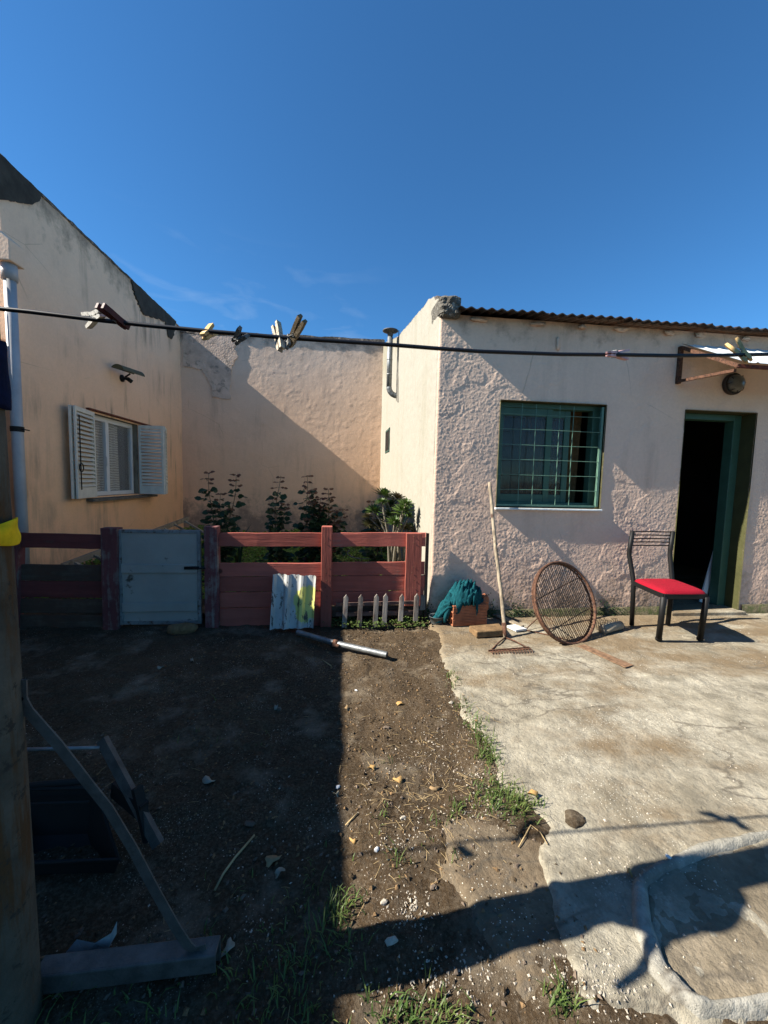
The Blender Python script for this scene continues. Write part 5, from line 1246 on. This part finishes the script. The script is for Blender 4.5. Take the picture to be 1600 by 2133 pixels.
# strappy plant & ground cover
def blades(name, pts, hmin, hmax, m, seed, label, cat, lean=.6, wd=.004, par=None):
    R = random.Random(seed); b = MB()
    for (x, y, z, k) in pts:
        for _ in range(k):
            a = R.uniform(0, 2*pi); h = R.uniform(hmin, hmax); ln = R.uniform(.1, lean)*h; d = Vector((cos(a), sin(a), 0)); s_ = Vector((-sin(a), cos(a), 0))*wd*R.uniform(.6, 1.3)
            p = Vector((x, y, z))+Vector((R.gauss(0, .012), R.gauss(0, .012), 0)); q = p+d*ln*.35+Vector((0, 0, h*.6)); t = p+d*ln+Vector((0, 0, h*R.uniform(.7, 1)))
            b.add([p-s_, p+s_, q+s_*.8, q-s_*.8, t], [(0, 1, 2, 3), (3, 2, 4)])
    o = b.build(name, m, None); return o
q = P(497, 1112, 1, 4.9); blp = [(q.x, 4.9, .16, 9)]
tag(blades('strap_plant', blp, .35, .72, M['leaf'], 4, '', '', .6, .014), 'spiky strap leaved plant between the rose bushes', 'plant')
R = random.Random(12); b = MB()
for i in range(15000):
    x = R.uniform(-3.1, .74); y = R.uniform(3.6, 7.9)
    if R.random() < .25: y = R.uniform(5, 7.9)
    z = .10+.08*float(ss(3.6, 5, np.array(y)))+R.uniform(.0, .11)*(1+.8*sin(x*3)*sin(y*2.3)); a = R.uniform(0, 6.3)
    leaf(b, Vector((x, y, z)), Vector((cos(a), sin(a), R.uniform(-.1, .9))), Vector((R.uniform(-.5, .5), R.uniform(-1, .2), 1)), R.uniform(.03, .06), R.uniform(.025, .045))
tag(b.build('ground_cover', M['lawn'], None), kind='stuff')
# hose loop behind the fence
b = MB(); b.tube([P(760+36*cos(a), 1152+12*sin(a), 1, 4.6) for a in np.linspace(-.3, pi+.5, 20)], .006, 6); tag(b.build('hose', M['pegg'], None, True), 'grey hose loop behind the red fence', 'hose')
# ladder lying in the garden
lad = thing('ladder', P(250, 1130, 1, 4.2), 'weathered wooden ladder lying aslant behind the gate', 'ladder')
la, lb_ = P(130, 1180, 1, 4.0), P(392, 1080, 1, 6.2)
b = MB(); b.beam(la, lb_, .03, .06); b.build('side_rail', M['greywoodx'], lad)
off = Vector((.36, 0, -.22)); b = MB(); b.beam(la+off, lb_+off, .03, .06); b.build('side_rail', M['greywoodx'], lad)
for i in range(9):
    t = .06+i*.11; a = la.lerp(lb_, t); b = MB(); b.beam(a, a+off, .035, .022); b.build('rung', M['greywoodx'], lad)
# ================================================================== WEEDS, GRAVEL, LITTER
def on(xp, yp): q = P(xp, yp, 2, 0); return q.x, q.y
wp = []
for (x, y, k, s_) in [(940, 1408, 20, 8), (945, 1430, 18, 8), (965, 1475, 22, 8), (975, 1500, 22, 9), (992, 1525, 45, 12), (1005, 1550, 55, 13), (1015, 1575, 60, 13), (1030, 1595, 35, 9), (1020, 1640, 50, 18), (1045, 1665, 90, 22), (1070, 1690, 80, 18), (1010, 1680, 40, 20), (950, 1685, 28, 12), (1090, 1700, 30, 14), (1120, 1690, 10, 6),
                     (860, 2110, 40, 40), (930, 2120, 60, 30), (1165, 2085, 50, 15), (800, 2115, 25, 30), (700, 1900, 40, 25), (720, 1860, 20, 15), (680, 1950, 60, 50), (560, 2010, 40, 70), (300, 2090, 30, 90), (480, 2060, 30, 60), (620, 2080, 50, 60), (150, 2090, 30, 60), (800, 1700, 10, 20), (830, 1785, 12, 10), (760, 1600, 5, 40), (640, 1830, 20, 50), (520, 1900, 15, 60), (900, 1750, 10, 30), (400, 1500, 8, 90)]:
    for _ in range(int(k*.8)):
        q = on(x+rnd.gauss(0, s_), y+rnd.gauss(0, s_*.8)); wp.append((q[0], q[1], gz(*q)-.004, 2))
tag(blades('weeds', wp, .012, .05, M['grass'], 8, '', '', 1.3, .0022), kind='stuff')
lw_ = []
for i in range(150):
    x = rnd.uniform(700, 885); q = P(x, 1300, 2, 0); lw_.append((q.x, YC-.14-rnd.random()*.08-(.03 if 720 < x < 760 else 0), .0, 1))
R = random.Random(3); b = MB()
for i in range(900):
    x = R.choice([R.gauss(730, 22), R.gauss(785, 10), R.gauss(850, 18), R.uniform(690, 890)]); q = P(x, 1300+R.uniform(-6, 8), 2, 0); a = R.uniform(0, 6.3)
    leaf(b, Vector((q.x, q.y-.02, R.uniform(.0, .055))), Vector((cos(a), sin(a), R.uniform(-.2, .8))), Vector((0, 0, 1)), R.uniform(.012, .026), R.uniform(.010, .02))
tag(b.build('clover_weeds', M['grass'], None), kind='stuff')
# moss / dark weeds at the foot of the wall
b = MB()
for i in range(700):
    x = R.choice([R.gauss(1075, 9), R.gauss(1022, 8), R.gauss(1262, 14), R.gauss(885, 6)]); yv = 1285-abs(R.gauss(0, 16)); q = P(x, yv, 1, YF-.03); a = R.uniform(pi, 2*pi)
    leaf(b, Vector((q.x, YF-.02-R.random()*.02, max(.03, q.z))), Vector((cos(a), sin(a)*.5, R.uniform(-.2, .8))), Vector((0, -1, .3)), R.uniform(.008, .02), R.uniform(.006, .014))
tag(b.build('wall_moss', M['leaf'], None), kind='stuff')
# chips, pebbles, straw as stuff
def scatter(name, n, fn, m, sz, seed, mats=None):
    R = random.Random(seed); b = MB()
    for i in range(n):
        x, y = fn(R)
        if not (-3 < x < 4.5 and .5 < y < 3.5): continue
        z = gz(x, y); s_ = sz*R.uniform(.4, 1)**2*2; a = [Vector((R.uniform(-1, 1), R.uniform(-1, 1), R.uniform(-.5, .7)))*s_*.5 for _ in range(6)]
        c_ = Vector((x, y, z+s_*.12)); d1, d2 = Vector((1, .2*R.random(), 0)), Vector((0, 1, 0)); an = R.uniform(0, 3); dx = Vector((cos(an), sin(an), R.uniform(-.3, .3)))*s_*.6; dy = Vector((-sin(an), cos(an), 0))*s_*.4; dz = Vector((0, 0, s_*.35))
        j = lambda: Vector((R.uniform(-.15, .15),)*3)*s_
        vs = [c_-dx+j(), c_-dy+j(), c_+dx+j(), c_+dy+j(), c_+dz+j(), c_-dz*.6]
        b.cur = R.randrange(len(mats)) if mats else 0
        b.add(vs, [(0, 1, 4), (1, 2, 4), (2, 3, 4), (3, 0, 4), (1, 0, 5), (2, 1, 5), (3, 2, 5), (0, 3, 5)])
    tag(b.build(name, mats or m, None), kind='stuff')
def inpx(cx, cy, sx, sy): return lambda R: on(R.gauss(cx, sx), R.gauss(cy, sy))
def many(lst):
    return lambda R: (lambda t: on(R.gauss(t[0], t[2]), R.gauss(t[1], t[3])))(R.choice(lst))
scatter('pale_gravel', 1900, many([(975, 1590, 30, 50), (900, 1560, 35, 25), (1010, 1640, 30, 40), (1000, 1690, 40, 20), (840, 1750, 25, 30), (860, 1880, 22, 20), (880, 2050, 80, 30), (1190, 2040, 60, 40), (1280, 2070, 50, 30), (930, 1450, 20, 60), (820, 1690, 70, 70), (590, 1800, 120, 140), (950, 2000, 60, 30), (1290, 1850, 40, 30)]), M['chip'], .0048, 5)
scatter('soil_crumbs', 4500, lambda R: (R.uniform(-1.2, .75), R.uniform(.8, 3.3)), M['pebble'], .009, 6, [M['pebble'], M['dirt'], M['chip'] if False else M['tan']])
scatter('slab_grit', 700, lambda R: (R.uniform(.8, 4), R.uniform(.8, 3.4)), M['chip'], .006, 16)
R = random.Random(44); b = MB()
for i in range(520):
    x, y = R.choice([lambda: (R.uniform(-1.2, .8), R.uniform(.7, 3.2)), lambda: on(R.gauss(960, 50), R.gauss(1600, 90)), lambda: on(R.gauss(830, 60), R.gauss(1650, 90))])()
    if not (.5 < y < 3.4): continue
    z = gz(x, y)+.003; a = R.uniform(0, 6.3); ln_ = R.uniform(.01, .055); bend = R.uniform(-.2, .2)
    p = Vector((x, y, z)); q = p+Vector((cos(a), sin(a), .08))*ln_*.5; t = q+Vector((cos(a+bend), sin(a+bend), -.05))*ln_*.5; b.tube([p, q, t], .0007, 3, caps=False)
tag(b.build('straw', M['straw'], None), kind='stuff')
# countable leaves and stones
def dleaf(x, y, s_, col, label, seed):
    R = random.Random(seed); X_, Y_ = on(x, y); z = gz(X_, Y_)+.006; a = R.uniform(0, 6.3); b = MB()
    for k in range(7): pass
    n = 12; vs = [Vector((X_, Y_, z+.006))]
    for i in range(n):
        t = 2*pi*i/n; r = s_*(1 if i % 3 else .75)*R.uniform(.75, 1.15); u = r*cos(t)*1.5; v = r*sin(t)*.8
        vs.append(Vector((X_+u*cos(a)-v*sin(a), Y_+u*sin(a)+v*cos(a), z+.010*sin(t*2+seed)+R.uniform(0, .008))))
    b.add(vs, [(0, 1+i, 1+(i+1) % n) for i in range(n)])
    o = b.build('fallen_leaf', col, None, True); sol = o.modifiers.new('t', 'SOLIDIFY'); sol.thickness = .0008
    tag(o, label, 'leaf', 'dry leaves on the dirt')
M['leafy'] = plain('ochre_leaf', (.36, .22, .08), .8, 0, .3, 20, .001); M['leafg'] = plain('pale_grey_leaf', (.25, .23, .17), .8, 0, .3, 20, .001)
for i, (x, y, s_, c_, l_) in enumerate([(722, 1473, .016, 'deadleaf', 'curled brown leaf just right of the big shadow edge, upper dirt'), (835, 1466, .019, 'leafy', 'ochre leaf on the upper sunlit dirt'), (775, 1597, .015, 'leafy', 'ochre leaf in the middle of the sunlit dirt'), (828, 1623, .017, 'leafy', 'orange leaf left of the weeds'), (905, 1640, .016, 'deadleaf', 'brown leaf close to the weeds at the slab edge'),
        (435, 1630, .024, 'leafg', 'large pale leaf in the shadow, centre left'), (567, 1785, .022, 'deadleaf', 'reddish dead leaf in the lower shadow'), (583, 1810, .016, 'leafg', 'pale torn leaf below the reddish one'), (575, 1470, .016, 'leafg', 'small pale leaf in the upper shadow'), (475, 1970, .016, 'leafg', 'upright pale leaf beside the steel channel end'),
        (735, 1745, .010, 'leafy', 'tiny orange leaf near the clothesline shadow'), (400, 1375, .018, 'leafg', 'pale leaf below the gate'), (335, 1392, .018, 'leafg', 'grey leaf left of the one below the gate'), (1310, 1835, .008, 'leafy', 'small yellow leaf at the edge of the lower kerb'), (1110, 1668, .018, 'leafy', 'long ochre leaf at the slab edge among the weeds'), (700, 1655, .010, 'leafg', 'white scrap of leaf on the shadow edge')]):
    dleaf(x, y, s_, M[c_], l_, 60+i)
b = MB(); X_, Y_ = on(1196, 1716); z = gz(X_, Y_); b.lump((X_, Y_, z+.004), .042, .034, .012, 9, .18, 22, 8); tag(b.build('mud_clod', M['dirt'], None, False), 'dark brown clod of mud on the concrete', 'clod')
for i, (x, y, s_, l_) in enumerate([(805, 1512, .016, 'grey stone pair on the sunlit dirt'), (940, 1468, .014, 'yellowish stone by the slab edge'), (580, 1472, .018, 'flat grey stone in the upper shadow'), (800, 1873, .012, 'pinkish pebble at the lower sunlit dirt'), (903, 1838, .012, 'tan pebble left of the mud patch'), (840, 1700, .012, 'brown pebble near the clothesline shadow'), (520, 1712, .018, 'two toned stone in the lower shadow'), (785, 1763, .011, 'white shard on the sunlit dirt'), (704, 1636, .011, 'white shard on the edge of the big shadow'), (742, 1437, .009, 'small white chip on the upper sunlit dirt'), (1390, 1808, .010, 'white chip above the lower kerb'), (815, 1955, .016, 'grey oval stone in the band of shadow')]):
    X_, Y_ = on(x, y); b = MB(); b.lump((X_, Y_, gz(X_, Y_)+s_*.3), s_, s_*.75, s_*.5, 20+i, .25, 8, 6); tag(b.build('pebble', M['alu'] if 'white' in l_ else M['chip'] if i % 2 else M['pebble'], None), l_, 'stone', 'loose stones on the dirt')
def twig(pxs, r, label):
    b = MB(); b.tube([Vector((*on(x, y), gz(*on(x, y))+.006)) for x, y in pxs], r, 5); tag(b.build('twig', M['straw'], None, True), label, 'twig', 'twigs on the dirt')
twig([(447, 1850), (465, 1815), (490, 1780), (530, 1735)], .004, 'long curved twig in the lower left shadow')
twig([(670, 1370), (690, 1384)], .004, 'short grey stick below the galvanised pipe')
twig([(720, 1712), (745, 1690)], .003, 'thin pale stick at the shadow edge')
twig([(450, 1270), (500, 1268), (560, 1262)], .004, 'thin branch along the fence foot') if False else None
twig([(1080, 1770), (1105, 1730), (1125, 1745), (1140, 1770)], .002, 'dry stalk trailing over the slab edge')
print('objects', len(bpy.data.objects))
